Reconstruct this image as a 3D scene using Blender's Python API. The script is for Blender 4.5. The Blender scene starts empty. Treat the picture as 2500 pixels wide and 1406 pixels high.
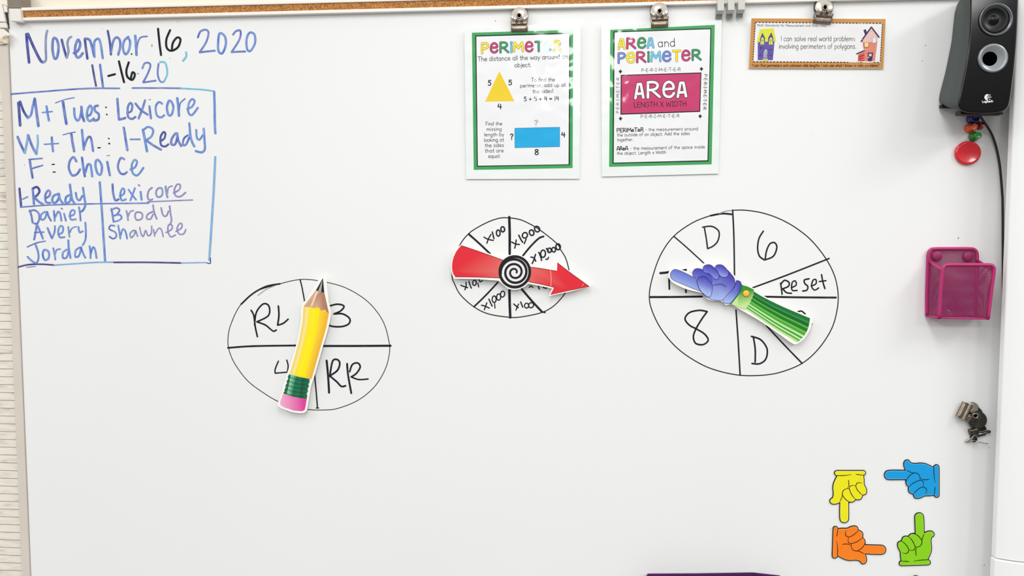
import bpy, math, random
from mathutils import Vector, Matrix
random.seed(7)
C = bpy.context.scene.collection
sc = bpy.context.scene

# ---------------------------------------------------------------- camera
W, H, F = 2500.0, 1406.0, 1850.0
CAM = Vector((0.0, -1.432, 1.60))
ROT = Matrix.Rotation(math.radians(4.6), 3, 'Z') @ Matrix.Rotation(math.radians(90 - 3.6), 3, 'X')
cam_d = bpy.data.cameras.new('camera'); cam = bpy.data.objects.new('camera', cam_d); C.objects.link(cam)
cam_d.sensor_width = 36.0; cam_d.lens = 36.0 * F / W; cam_d.clip_start = 0.02
cam.location = CAM; cam.rotation_euler = ROT.to_euler()
sc.camera = cam
sc.view_settings.view_transform = 'Standard'; sc.view_settings.look = 'None'
sc.view_settings.gamma = 1.0; sc.view_settings.use_curve_mapping = False
sc.view_settings.exposure = 0.1

# ---------------------------------------------------------------- light
world = bpy.data.worlds.new('room_light'); sc.world = world; world.use_nodes = True
nt = world.node_tree; nt.nodes.clear()
wo = nt.nodes.new('ShaderNodeOutputWorld'); bg = nt.nodes.new('ShaderNodeBackground')
tc = nt.nodes.new('ShaderNodeTexCoord'); sx = nt.nodes.new('ShaderNodeSeparateXYZ'); cr = nt.nodes.new('ShaderNodeValToRGB')
mr = nt.nodes.new('ShaderNodeMapRange'); mr.inputs[1].default_value = -1; mr.inputs[2].default_value = 1
nt.links.new(tc.outputs['Generated'], sx.inputs[0]); nt.links.new(sx.outputs[2], mr.inputs[0]); nt.links.new(mr.outputs[0], cr.inputs[0])
e = cr.color_ramp.elements
e[0].position = 0.0; e[0].color = (.34, .33, .30, 1)
e[1].position = 1.0; e[1].color = (1.18, 1.18, 1.17, 1)
for p, c in ((.42, (.30, .30, .29, 1)), (.56, (.34, .35, .35, 1)), (.68, (1.08, 1.09, 1.08, 1))):
    k = e.new(p); k.color = c
nt.links.new(cr.outputs[0], bg.inputs[0]); nt.links.new(bg.outputs[0], wo.inputs[0])
bg.inputs[1].default_value = 0.86


def ceiling_panel(x, y, z, sx_, sy_, power, col=(1, .98, .95)):
    l = bpy.data.lights.new('ceiling_panel_light', 'AREA'); l.shape = 'RECTANGLE'
    l.size, l.size_y = sx_, sy_; l.energy = power; l.color = col
    o = bpy.data.objects.new('ceiling_panel_light', l); C.objects.link(o); o.location = (x, y, z)


for cx, cy, pw in ((0.03, -1.25, 15), (0.03, -3.72, 30), (0.03, -6.2, 30), (2.1, -1.25, 24), (2.1, -3.72, 30), (-2.1, -1.25, 17), (-2.1, -3.72, 32)):
    ceiling_panel(cx, cy, 2.95, .46, 1.1, pw)


# ---------------------------------------------------------------- helpers
def board_point(px, py, d=0.0):
    """the point at distance d in front of the board that the photograph shows at (px, py)"""
    v = ROT @ Vector(((px - W / 2) / F, -(py - H / 2) / F, -1.0))
    t = (-d - CAM.y) / v.y
    return CAM + v * t


def lin(c, a=1.0):
    r = []
    for v in c[:3]:
        v = max(0.0, min(255.0, v)) / 255.0
        r.append(v / 12.92 if v <= .04045 else ((v + .055) / 1.055) ** 2.4)
    return (r[0], r[1], r[2], c[3] if len(c) > 3 else a)


WLOC = {}


def tag(o, label=None, cat=None, group=None, kind=None):
    if label: o['label'] = label
    if cat: o['category'] = cat
    if group: o['group'] = group
    if kind: o['kind'] = kind
    return o


def empty(name, loc, label, cat, group=None):
    o = bpy.data.objects.new(name, None); C.objects.link(o); o.location = loc
    o.empty_display_size = .03
    WLOC[o.name] = Vector(loc)
    return tag(o, label, cat, group)


class MB:
    def __init__(s, xf=None):
        s.v = []; s.f = []; s.xf = xf; s.n = 0

    def vert(s, p):
        s.v.append(Vector(p)); return len(s.v) - 1

    def face(s, idx, col=(200, 200, 200), m=0, uv=None, smooth=False):
        s.f.append((list(idx), col, m, uv, smooth))

    def pt(s, p, col=None):
        return s.vert(p)

    def build(s, name, mats, parent=None, bevel=0.0, seg=2, solid=0.0, sub=0):
        if not isinstance(mats, (list, tuple)): mats = [mats]
        P = [s.xf @ p if s.xf is not None else p for p in s.v]
        lo = Vector((min(p[i] for p in P) for i in range(3))); hi = Vector((max(p[i] for p in P) for i in range(3)))
        ctr = (lo + hi) / 2
        me = bpy.data.meshes.new(name)
        me.from_pydata([p - ctr for p in P], [], [f[0] for f in s.f])
        for m in mats: me.materials.append(m)
        ca = me.color_attributes.new('Col', 'FLOAT_COLOR', 'CORNER')
        uvl = me.uv_layers.new(name='uv')
        li = 0
        for k, (idx, col, m, uv, sm) in enumerate(s.f):
            pl = me.polygons[k]; pl.material_index = m; pl.use_smooth = sm
            for j in range(len(idx)):
                c = col[j] if isinstance(col, list) else col
                ca.data[li].color = lin(c)
                if uv: uvl.data[li].uv = uv[j]
                li += 1
        me.update()
        o = bpy.data.objects.new(name, me); C.objects.link(o)
        WLOC[o.name] = ctr
        if parent is not None:
            o.parent = parent; o.location = ctr - WLOC[parent.name]
        else:
            o.location = ctr
        if solid:
            md = o.modifiers.new('thickness', 'SOLIDIFY'); md.thickness = solid; md.offset = 0
        if bevel:
            md = o.modifiers.new('soft_edges', 'BEVEL'); md.width = bevel; md.segments = seg; md.limit_method = 'ANGLE'; md.angle_limit = math.radians(35)
        if sub:
            md = o.modifiers.new('smooth', 'SUBSURF'); md.levels = sub; md.render_levels = sub
        return o

    # -- shapes in board coordinates: pts are photograph pixels, d is the distance off the board
    def poly(s, pts, d, col, m=0):
        a = sum(pts[i - 1][0] * pts[i][1] - pts[i][0] * pts[i - 1][1] for i in range(len(pts)))
        if a > 0: pts = pts[::-1]
        dd = d if callable(d) else (lambda x, y: d)
        if isinstance(col, list) and a > 0: col = col[::-1]
        s.face([s.vert(board_point(x, y, dd(x, y))) for x, y in pts], col, m)

    def slab(s, pts, d0, d1, col, m=0, side=None):
        a = sum(pts[i - 1][0] * pts[i][1] - pts[i][0] * pts[i - 1][1] for i in range(len(pts)))
        if a > 0: pts = pts[::-1]
        f0 = d0 if callable(d0) else (lambda x, y: d0)
        f1 = d1 if callable(d1) else (lambda x, y: d1)
        fr = [board_point(x, y, f1(x, y)) for x, y in pts]
        bk = []
        for p, (x, y) in zip(fr, pts):
            q = p.copy(); q.y = -f0(x, y); bk.append(q)
        A = [s.vert(p) for p in fr]; B = [s.vert(p) for p in bk]; n = len(A)
        s.face(A, col, m); s.face(B[::-1], side or col, m)
        for i in range(n):
            j = (i + 1) % n
            s.face([A[j], A[i], B[i], B[j]], side or col, m)

    def fan(s, pts, ctr, d, rim, mid, m=0):
        a = sum(pts[i - 1][0] * pts[i][1] - pts[i][0] * pts[i - 1][1] for i in range(len(pts)))
        if a > 0: pts = pts[::-1]
        c = s.vert(board_point(ctr[0], ctr[1], d)); A = [s.vert(board_point(x, y, d)) for x, y in pts]
        rf = rim if callable(rim) else (lambda x, y: rim)
        for i in range(len(A)):
            j = (i + 1) % len(A)
            s.face([A[i], A[j], c], [rf(*pts[i]), rf(*pts[j]), mid], m)

    def stroke(s, pts, w, d, col, sharp=False, closed=False, m=0, n=6, cap=True, step=5e-6, taper=None):
        if sharp and len(pts) > 2:
            for a, b in zip(pts, pts[1:]): s.stroke([a, b], w, d, col, m=m)
            return
        P = smooth(pts, closed, n) if len(pts) > 2 else [tuple(p) for p in pts]
        s.n += 1
        off = (s.n % 17) * step
        base = d if callable(d) else (lambda x, y: d)
        N = len(P)
        dd = lambda x, y, i=0: base(x, y) + off + step * .8 * i / N
        L = []; R = []; U = []; u = 0
        for i in range(N):
            if closed: a, b = P[i - 1], P[(i + 1) % N]
            else: a, b = P[max(i - 1, 0)], P[min(i + 1, N - 1)]
            tx, ty = b[0] - a[0], b[1] - a[1]; q = math.hypot(tx, ty) or 1
            tx, ty = tx / q, ty / q
            if i: u += math.hypot(P[i][0] - P[i - 1][0], P[i][1] - P[i - 1][1])
            U.append(u)
            ww = w if taper is None else w * taper(i / max(1, N - 1))
            nx, ny = ty * ww / 2, -tx * ww / 2
            x, y = P[i]
            L.append(s.vert(board_point(x + nx, y + ny, dd(x, y, i)))); R.append(s.vert(board_point(x - nx, y - ny, dd(x, y, i))))
        u0 = random.uniform(0, 500)
        rng = range(N if closed else N - 1)
        for i in rng:
            j = (i + 1) % N
            ua, ub = (u0 + U[i]) / 100, (u0 + (U[j] if j else U[i] + 3)) / 100
            s.face([L[i], R[i], R[j], L[j]], col, m, [(ua, 0), (ua, 1), (ub, 1), (ub, 0)])
        if cap and not closed and w > 1.0:
            for e_, sgn in ((0, -1), (N - 1, 1)):
                a, b = (P[0], P[1]) if e_ == 0 else (P[-2], P[-1])
                tx, ty = b[0] - a[0], b[1] - a[1]; q = math.hypot(tx, ty) or 1
                tx, ty = tx / q * sgn, ty / q * sgn
                ww = w if taper is None else w * taper(0 if e_ == 0 else 1)
                x, y = P[e_]; ring = []
                for k in range(7):
                    an = -math.pi / 2 + math.pi * k / 6
                    cx = math.cos(an) * ww / 2; sy = math.sin(an) * ww / 2
                    ring.append((x + tx * cx - ty * sy, y + ty * cx + tx * sy))
                ids = [s.vert(board_point(px, py, dd(x, y, e_))) for px, py in ring]
                s.face(ids[::-1], col, m, [(u0 / 100, .5 + .5 * math.sin(-math.pi / 2 + math.pi * k / 6)) for k in range(7)][::-1])

    # -- shapes in metres
    def box(s, lo, hi, col=(200, 200, 200), m=0):
        x0, y0, z0 = lo; x1, y1, z1 = hi
        i = [s.vert(p) for p in ((x0, y0, z0), (x1, y0, z0), (x1, y1, z0), (x0, y1, z0), (x0, y0, z1), (x1, y0, z1), (x1, y1, z1), (x0, y1, z1))]
        for f in ((3, 2, 1, 0), (4, 5, 6, 7), (0, 1, 5, 4), (1, 2, 6, 5), (2, 3, 7, 6), (3, 0, 4, 7)):
            s.face([i[k] for k in f], col, m)

    def prism(s, prof, axis, a, b, col=(200, 200, 200), m=0, smooth_=False):
        """closed profile extruded along x ('x': prof is (y,z)) or z ('z': prof is (x,y))"""
        mk = (lambda q, t: (t, q[0], q[1])) if axis == 'x' else (lambda q, t: (q[0], q[1], t))
        A = [s.vert(mk(q, a)) for q in prof]; B = [s.vert(mk(q, b)) for q in prof]; n = len(A)
        s.face(A, col, m); s.face(B[::-1], col, m)
        for i in range(n):
            j = (i + 1) % n
            s.face([A[i], B[i], B[j], A[j]], col, m, smooth=smooth_)

    def lathe(s, prof, ctr, axis=(0, -1, 0), n=40, col=(200, 200, 200), m=0, capends=True, sy=1.0):
        """prof = (r, h) pairs, h measured along axis"""
        ax = Vector(axis).normalized(); up = Vector((0, 0, 1)) if abs(ax.z) < .9 else Vector((1, 0, 0))
        e1 = up.cross(ax).normalized(); e2 = ax.cross(e1)
        rings = []
        for r, h in prof:
            rings.append([s.vert(Vector(ctr) + ax * h + (e1 * math.cos(2 * math.pi * k / n) + e2 * math.sin(2 * math.pi * k / n) * sy) * r) for k in range(n)])
        for a, b in zip(rings, rings[1:]):
            for k in range(n):
                j = (k + 1) % n
                s.face([a[k], a[j], b[j], b[k]], col, m, smooth=True)
        if capends:
            s.face(rings[0][::-1], col, m); s.face(rings[-1], col, m)

    def tube(s, pts, r, n=10, col=(200, 200, 200), m=0, closed=False):
        P = [Vector(p) for p in pts]; N = len(P); rings = []
        ref = None
        for i in range(N):
            a = P[i - 1] if (closed or i) else P[0]; b = P[(i + 1) % N] if (closed or i < N - 1) else P[-1]
            t = (b - a).normalized()
            if ref is None:
                ref = t.cross(Vector((0, 0, 1)));
                if ref.length < .1: ref = t.cross(Vector((1, 0, 0)))
            ref = (ref - t * ref.dot(t)).normalized(); bi = t.cross(ref)
            rr = r if not callable(r) else r(i / max(1, N - 1))
            rings.append([s.vert(P[i] + (ref * math.cos(2 * math.pi * k / n) + bi * math.sin(2 * math.pi * k / n)) * rr) for k in range(n)])
        for i in range(N if closed else N - 1):
            a, b = rings[i], rings[(i + 1) % N]
            for k in range(n):
                j = (k + 1) % n
                s.face([a[k], b[k], b[j], a[j]], col, m, smooth=True)
        if not closed:
            s.face(rings[0], col, m); s.face(rings[-1][::-1], col, m)


def smooth(pts, closed=False, n=6):
    P = [tuple(map(float, p)) for p in pts]; N = len(P); out = []
    for i in range(N if closed else N - 1):
        if closed: a, b, c, d = P[i - 1], P[i], P[(i + 1) % N], P[(i + 2) % N]
        else: a, b, c, d = P[max(i - 1, 0)], P[i], P[i + 1], P[min(i + 2, N - 1)]
        for k in range(n):
            t = k / n; t2 = t * t; t3 = t2 * t
            out.append(tuple(.5 * (2 * b[q] + (c[q] - a[q]) * t + (2 * a[q] - 5 * b[q] + 4 * c[q] - d[q]) * t2 + (3 * b[q] - a[q] - 3 * c[q] + d[q]) * t3) for q in range(len(b))))
    if not closed: out.append(P[-1])
    return out


def inset(pts, w):
    """offset a closed outline by w pixels (positive = outwards)"""
    a = sum(pts[i - 1][0] * pts[i][1] - pts[i][0] * pts[i - 1][1] for i in range(len(pts)))
    sg = 1 if a > 0 else -1; out = []; N = len(pts)
    for i in range(N):
        p0, p1, p2 = pts[i - 1], pts[i], pts[(i + 1) % N]
        n1 = Vector((p1[1] - p0[1], p0[0] - p1[0])); n2 = Vector((p2[1] - p1[1], p1[0] - p2[0]))
        if n1.length: n1.normalize()
        if n2.length: n2.normalize()
        b = n1 + n2
        if b.length < 1e-6: b = n1.copy()
        b.normalize(); k = max(.55, b.dot(n1 if n1.length else n2))
        out.append((p1[0] + b.x * w * sg / k, p1[1] + b.y * w * sg / k))
    return out


class Z:
    """a close-up of the photograph: its corner and its magnification"""
    def __init__(s, x, y, k): s.x, s.y, s.k = x, y, k
    def __call__(s, *a):
        if len(a) == 1 and isinstance(a[0], str):
            return [(s.x + float(p.split(',')[0]) / s.k, s.y + float(p.split(',')[1]) / s.k) for p in a[0].split()]
        return (s.x + a[0] / s.k, s.y + a[1] / s.k)


# ---------------------------------------------------------------- materials
M = {}


def mat(name, rgb=(200, 200, 200), rough=.5, metal=0.0, spec=.5, coat=0.0, attr=False, bump=None, noise=None, trans=0.0, alpha=1.0):
    m = bpy.data.materials.new(name); m.use_nodes = True; t = m.node_tree; b = t.nodes['Principled BSDF']
    b.inputs['Base Color'].default_value = lin(rgb); b.inputs['Roughness'].default_value = rough
    b.inputs['Metallic'].default_value = metal; b.inputs['Specular IOR Level'].default_value = spec
    b.inputs['Coat Weight'].default_value = coat; b.inputs['Coat Roughness'].default_value = .06
    b.inputs['Transmission Weight'].default_value = trans; b.inputs['Alpha'].default_value = alpha
    if attr:
        a = t.nodes.new('ShaderNodeVertexColor'); a.layer_name = 'Col'; t.links.new(a.outputs[0], b.inputs['Base Color'])
    g = t.nodes.new('ShaderNodeNewGeometry')
    if noise:   # (scale, amount, second colour)
        nz = t.nodes.new('ShaderNodeTexNoise'); nz.inputs['Scale'].default_value = noise[0]; nz.inputs['Detail'].default_value = 4
        t.links.new(g.outputs['Position'], nz.inputs['Vector'])
        r = t.nodes.new('ShaderNodeValToRGB'); r.color_ramp.elements[0].color = lin(rgb); r.color_ramp.elements[1].color = lin(noise[2])
        r.color_ramp.elements[0].position = .5 - noise[1]; r.color_ramp.elements[1].position = .5 + noise[1]
        t.links.new(nz.outputs[0], r.inputs[0]); t.links.new(r.outputs[0], b.inputs['Base Color'])
    if bump:    # (scale, strength, distance)
        nb = t.nodes.new('ShaderNodeTexNoise'); nb.inputs['Scale'].default_value = bump[0]; nb.inputs['Detail'].default_value = bump[3] if len(bump) > 3 else 2
        t.links.new(g.outputs['Position'], nb.inputs['Vector'])
        bm = t.nodes.new('ShaderNodeBump'); bm.inputs['Strength'].default_value = bump[1]; bm.inputs['Distance'].default_value = bump[2]
        t.links.new(nb.outputs[0], bm.inputs['Height']); t.links.new(bm.outputs[0], b.inputs['Normal'])
        if coat: t.links.new(bm.outputs[0], b.inputs['Coat Normal'])
    M[name] = m
    return m


mat('board_white', (241, 241, 241), .42, spec=.35, noise=(2.2, .35, (237, 238, 239)))
mat('frame_beige', (222, 212, 202), .45, noise=(9, .3, (212, 203, 193)))
mat('rail_white', (244, 239, 233), .4)
mat('cap_white', (236, 231, 225), .5)
mat('cap_grey', (150, 138, 126), .8, noise=(420, .2, (122, 112, 102)))
mat('gap_green', (46, 54, 44), .7)
mat('wall_cream', (236, 229, 212), .8, noise=(3, .3, (231, 223, 206)))
mat('column_white', (243, 244, 244), .5, spec=.3)
mat('paper_white', (246, 240, 230), .85)
mat('paper_beige', (226, 214, 190), .85)
mat('print_gloss', attr=True, rough=.35, spec=.12, coat=1.0, bump=(24, .4, .004, 1))
mat('print_satin', attr=True, rough=.4, spec=.4)
mat('laminate', (240, 246, 245), .2, spec=.5, coat=1.0, bump=(26, .35, .004, 1))
mat('card_edge', (250, 248, 242), .6)
mat('chrome', (205, 198, 188), .17, metal=1.0)
mat('jaw_metal', (168, 154, 140), .26, metal=1.0, noise=(160, .25, (140, 126, 112)))
mat('dark_metal', (88, 86, 78), .28, metal=1.0)
mat('black_metal', (38, 40, 38), .35, metal=.6)
mat('hook_grey', (200, 199, 196), .4, metal=.25)
mat('hook_dark', (150, 152, 150), .5, metal=.2)
mat('speaker_gloss', (7, 7, 9), .1, spec=.32)
mat('speaker_side', (68, 75, 74), .6, bump=(900, .15, .001))
mat('speaker_rubber', (30, 32, 33), .55, spec=.25)
mat('speaker_cone', (14, 14, 16), .3, spec=.3)
mat('speaker_grey', (138, 144, 148), .25, metal=.35)
mat('speaker_ring', (96, 100, 103), .3, metal=.4)
mat('speaker_hole', (3, 3, 3), .9, spec=0.0)
mat('logo_white', (235, 236, 238), .4)
mat('cable_black', (30, 26, 20), .5)
mat('magenta', (178, 36, 106), .42)
mat('magenta_dark', (146, 30, 92), .5)
mat('purple', (86, 34, 96), .5, noise=(14, .2, (70, 28, 82)))
for k, c in (('blue', (24, 30, 112)), ('orange', (226, 84, 18)), ('darkred', (150, 34, 26)), ('green', (10, 132, 48)), ('red', (224, 26, 44))):
    mat('magnet_' + k, c, .18, spec=.6, coat=.4)
mat('magnet_black', (34, 24, 26), .4)
mat('foil', (150, 146, 148), .3, metal=1.0)


def cork():
    m = bpy.data.materials.new('cork'); m.use_nodes = True; t = m.node_tree; b = t.nodes['Principled BSDF']; b.inputs['Roughness'].default_value = .9
    g = t.nodes.new('ShaderNodeNewGeometry'); v = t.nodes.new('ShaderNodeTexVoronoi'); v.inputs['Scale'].default_value = 640
    n = t.nodes.new('ShaderNodeTexNoise'); n.inputs['Scale'].default_value = 420; n.inputs['Detail'].default_value = 5
    r = t.nodes.new('ShaderNodeValToRGB'); el = r.color_ramp.elements
    el[0].position = .24; el[0].color = lin((112, 66, 28)); el[1].position = .72; el[1].color = lin((216, 160, 92))
    k = el.new(.46); k.color = lin((172, 112, 54)); k = el.new(.56); k.color = lin((186, 124, 62))
    mx = t.nodes.new('ShaderNodeMix'); mx.data_type = 'FLOAT'; mx.inputs[0].default_value = .35
    t.links.new(g.outputs['Position'], v.inputs['Vector']); t.links.new(g.outputs['Position'], n.inputs['Vector'])
    sp = t.nodes.new('ShaderNodeSeparateColor'); t.links.new(v.outputs['Color'], sp.inputs[0])
    t.links.new(n.outputs[0], mx.inputs[2]); t.links.new(sp.outputs[0], mx.inputs[3]); t.links.new(mx.outputs[0], r.inputs[0])
    t.links.new(r.outputs[0], b.inputs['Base Color']); M['cork'] = m


cork()


def planks():
    m = bpy.data.materials.new('plank_print'); m.use_nodes = True; t = m.node_tree; b = t.nodes['Principled BSDF']; b.inputs['Roughness'].default_value = .75
    g = t.nodes.new('ShaderNodeNewGeometry'); s = t.nodes.new('ShaderNodeSeparateXYZ'); t.links.new(g.outputs['Position'], s.inputs[0])
    def math_(op, a, c=None):
        q = t.nodes.new('ShaderNodeMath'); q.operation = op
        t.links.new(a, q.inputs[0])
        if c is not None:
            if isinstance(c, (int, float)): q.inputs[1].default_value = c
            else: t.links.new(c, q.inputs[1])
        return q.outputs[0]
    z = math_('DIVIDE', s.outputs[2], .0163); fr = math_('FRACT', z); fl = math_('FLOOR', z)
    line = math_('LESS_THAN', fr, .075)
    cv = t.nodes.new('ShaderNodeCombineXYZ'); t.links.new(math_('MULTIPLY', s.outputs[0], 14.0), cv.inputs[0]); t.links.new(math_('MULTIPLY', s.outputs[2], 70.0), cv.inputs[2]); t.links.new(fl, cv.inputs[1])
    n = t.nodes.new('ShaderNodeTexNoise'); n.inputs['Scale'].default_value = 1.6; n.inputs['Detail'].default_value = 5; t.links.new(cv.outputs[0], n.inputs['Vector'])
    r = t.nodes.new('ShaderNodeValToRGB'); el = r.color_ramp.elements
    el[0].position = .2; el[0].color = lin((168, 160, 150)); el[1].position = .52; el[1].color = lin((238, 233, 222))
    k = el.new(.38); k.color = lin((226, 220, 208)); t.links.new(n.outputs[0], r.inputs[0])
    mx = t.nodes.new('ShaderNodeMix'); mx.data_type = 'RGBA'; t.links.new(line, mx.inputs[0]); t.links.new(r.outputs[0], mx.inputs[6]); mx.inputs[7].default_value = lin((140, 130, 118))
    t.links.new(mx.outputs[2], b.inputs['Base Color']); M['plank_print'] = m


planks()


def ink():
    m = bpy.data.materials.new('marker_ink'); m.use_nodes = True; t = m.node_tree; b = t.nodes['Principled BSDF']; b.inputs['Roughness'].default_value = .45; b.inputs['Specular IOR Level'].default_value = .06
    a = t.nodes.new('ShaderNodeVertexColor'); a.layer_name = 'Col'
    u = t.nodes.new('ShaderNodeUVMap'); u.uv_map = 'uv'; s = t.nodes.new('ShaderNodeSeparateXYZ'); t.links.new(u.outputs[0], s.inputs[0])
    def mth(op, x, y):
        q = t.nodes.new('ShaderNodeMath'); q.operation = op
        for i, w in enumerate((x, y)):
            if isinstance(w, (int, float)): q.inputs[i].default_value = w
            else: t.links.new(w, q.inputs[i])
        return q.outputs[0]
    ed = mth('ABSOLUTE', mth('SUBTRACT', mth('MULTIPLY', s.outputs[1], 2.0), 1.0), 0.0)
    cen = mth('SUBTRACT', 1.0, mth('POWER', ed, 2.2))
    cb = t.nodes.new('ShaderNodeCombineXYZ'); t.links.new(mth('MULTIPLY', s.outputs[0], 2.2), cb.inputs[0]); t.links.new(mth('MULTIPLY', s.outputs[1], .9), cb.inputs[1])
    n = t.nodes.new('ShaderNodeTexNoise'); n.inputs['Scale'].default_value = 2.0; n.inputs['Detail'].default_value = 3; t.links.new(cb.outputs[0], n.inputs['Vector'])
    nn = mth('MULTIPLY', mth('SUBTRACT', n.outputs[0], .25), 1.7)
    fac = mth('MULTIPLY', mth('MULTIPLY', cen, nn), a.outputs[1])
    cl = t.nodes.new('ShaderNodeClamp'); t.links.new(fac, cl.inputs[0])
    mx = t.nodes.new('ShaderNodeMix'); mx.data_type = 'RGBA'; t.links.new(cl.outputs[0], mx.inputs[0]); t.links.new(a.outputs[0], mx.inputs[6])
    mx.inputs[7].default_value = lin((198, 220, 246))
    t.links.new(mx.outputs[2], b.inputs['Base Color']); M['marker_ink'] = m


ink()
PG, PS, INK = M['print_gloss'], M['print_satin'], M['marker_ink']

# ---------------------------------------------------------------- lettering (single line letters, cap height 1)
GL = {
 'a': '.62|c.47,.46 .4,.58 .27,.62 .11,.53 .06,.31 .11,.09 .25,0 .4,.07 .47,.2|l.48,.62 .48,0', 'b': '.62|l.09,1 .09,0|c.1,.43 .18,.57 .31,.62 .47,.53 .53,.31 .47,.09 .31,0 .17,.05 .1,.17',
 'c': '.56|c.47,.5 .39,.6 .27,.62 .12,.54 .06,.31 .12,.08 .26,0 .39,.03 .48,.13', 'd': '.62|c.47,.46 .4,.58 .27,.62 .11,.53 .06,.31 .11,.09 .25,0 .4,.07 .47,.2|l.48,1 .48,0',
 'e': '.58|c.07,.32 .27,.33 .47,.35 .43,.53 .28,.62 .13,.54 .06,.3 .11,.09 .26,0 .4,.03 .49,.14', 'f': '.44|c.44,.9 .3,1 .19,.8 .19,0|l.04,.58 .38,.58',
 'g': '.62|c.47,.46 .4,.58 .27,.62 .11,.53 .06,.31 .11,.09 .25,0 .4,.07 .47,.2|c.48,.62 .48,-.1 .3,-.34 .08,-.22', 'h': '.6|l.09,1 .09,0|c.1,.4 .27,.62 .46,.42 .47,0',
 'i': '.22|l.11,.62 .11,0|d.11,.85', 'j': '.26|c.18,.62 .18,-.15 .02,-.32|d.18,.85', 'k': '.54|l.09,1 .09,0|l.44,.6 .09,.25|l.22,.36 .48,0',
 'l': '.22|l.11,1 .11,0', 'm': '.86|l.09,.62 .09,0|c.1,.42 .26,.62 .41,.42 .42,0|c.42,.42 .58,.62 .73,.42 .74,0', 'n': '.6|l.09,.62 .09,0|c.1,.4 .27,.62 .46,.42 .47,0',
 'o': '.6|o.29,.62 .12,.54 .06,.31 .12,.08 .29,0 .46,.08 .52,.31 .46,.54', 'p': '.62|l.09,.62 .09,-.34|c.1,.43 .18,.57 .31,.62 .47,.53 .53,.31 .47,.09 .31,0 .17,.05 .1,.17', 'q': '.62|c.46,.5 .27,.62 .06,.32 .22,0 .46,.2|l.48,.62 .48,-.34',
 'r': '.44|l.09,.62 .09,0|c.1,.38 .22,.58 .4,.6', 's': '.5|c.42,.54 .25,.63 .1,.48 .38,.22 .3,.01 .06,.08', 't': '.42|c.19,.9 .19,.1 .38,.02|l.04,.6 .38,.6',
 'u': '.6|c.09,.62 .1,.15 .28,0 .46,.2|l.48,.62 .48,0', 'v': '.54|l.05,.62 .26,0 .48,.62', 'w': '.8|l.05,.62 .22,0 .4,.55 .58,0 .74,.62', 'x': '.52|l.06,.62 .46,0|l.46,.62 .06,0',
 'y': '.56|l.06,.62 .28,.04|l.5,.62 .16,-.34', 'z': '.5|l.06,.62 .44,.62 .06,0 .46,0',
 'A': '.76|l.04,0 .38,1 .72,0|l.16,.36 .6,.36', 'B': '.66|l.1,1 .1,0|c.1,1 .5,.95 .45,.58 .12,.54|c.12,.54 .6,.5 .55,.05 .1,0', 'D': '.72|l.1,1 .1,0|c.1,1 .5,.92 .64,.5 .5,.08 .1,0',
 'E': '.6|l.1,1 .1,0|l.1,1 .54,1|l.1,.52 .46,.52|l.1,0 .54,0', 'F': '.56|l.1,1 .1,0|l.1,1 .52,1|l.1,.52 .46,.52', 'G': '.76|c.64,.82 .4,1 .08,.6 .2,.06 .5,.04 .66,.4|l.4,.44 .7,.44',
 'H': '.7|l.1,1 .1,0|l.6,1 .6,0|l.1,.52 .6,.52', 'I': '.42|l.21,1 .21,0|l.06,1 .36,1|l.06,0 .36,0', 'L': '.56|l.1,1 .1,0 .5,0', 'M': '.84|l.08,0 .14,1 .42,.35 .7,1 .76,0',
 'N': '.72|l.1,0 .1,1 .62,0 .62,1', 'P': '.62|l.1,1 .1,0|c.1,1 .33,1 .49,.92 .55,.74 .48,.56 .32,.47 .1,.46', 'R': '.68|l.1,1 .1,0|c.1,1 .33,1 .49,.92 .55,.75 .48,.57 .32,.49 .1,.48|l.28,.48 .64,0',
 'S': '.6|c.5,.86 .3,1 .1,.8 .3,.55 .52,.3 .36,.02 .06,.12', 'T': '.66|l.33,1 .33,0|l.02,1 .64,1', 'W': '.94|l.04,1 .24,0 .47,.85 .7,0 .9,1', 'X': '.64|l.06,1 .58,0|l.58,1 .06,0',
 '1': '.3|l.15,1 .15,0', '4': '.62|l.2,.98 .1,.42 .54,.42|l.44,.92 .44,0', '5': '.6|l.5,.98 .16,.98 .12,.58|c.12,.58 .36,.64 .52,.34 .36,.04 .08,.1', '8': '.62|o.31,.98 .16,.91 .12,.76 .31,.54 .48,.4 .52,.24 .45,.07 .31,.01 .16,.07 .1,.24 .15,.4 .31,.54 .5,.76 .46,.91',
 '?': '.5|c.06,.82 .25,1 .44,.78 .26,.52 .24,.28|d.24,.04', '!': '.24|l.12,1 .12,.28|d.12,.04', '.': '.24|d.1,.03', ',': '.24|l.12,.05 .06,-.15', '-': '.42|l.07,.44 .35,.44', '+': '.56|l.06,.44 .48,.44|l.27,.68 .27,.2',
 '=': '.56|l.06,.56 .48,.56|l.06,.34 .48,.34', '"': '.32|l.08,1 .08,.75|l.2,1 .2,.75', ' ': '.36|', ':': '.24|d.1,.05|d.1,.5',
}


GL['\u0394'] = '.76|l.05,0 .26,1 .5,1 .71,0|l.15,.3 .61,.3'


def glyph(ch):
    adv, *st = GL[ch].split('|'); out = []
    for q in st:
        if q: out.append((q[0], [tuple(map(float, p.split(','))) for p in q[1:].split()]))
    return float(adv), out


LN = [0]


def letter(mb, ch, to, w, d, col):
    LN[0] = (LN[0] + 1) % 2; mb.n = LN[0] * 5
    for ty, pts in glyph(ch)[1]:
        P = [to(*p) for p in pts]
        if ty == 'd': mb.stroke([P[0], (P[0][0] + .01, P[0][1] - .3)], w * 1.25, d, col, step=5e-6)
        elif ty == 'o': mb.stroke(P, w, d, col, closed=True, n=5, step=5e-6)
        else: mb.stroke(P, w, d, col, sharp=(ty == 'l'), n=5, step=5e-6)


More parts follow.
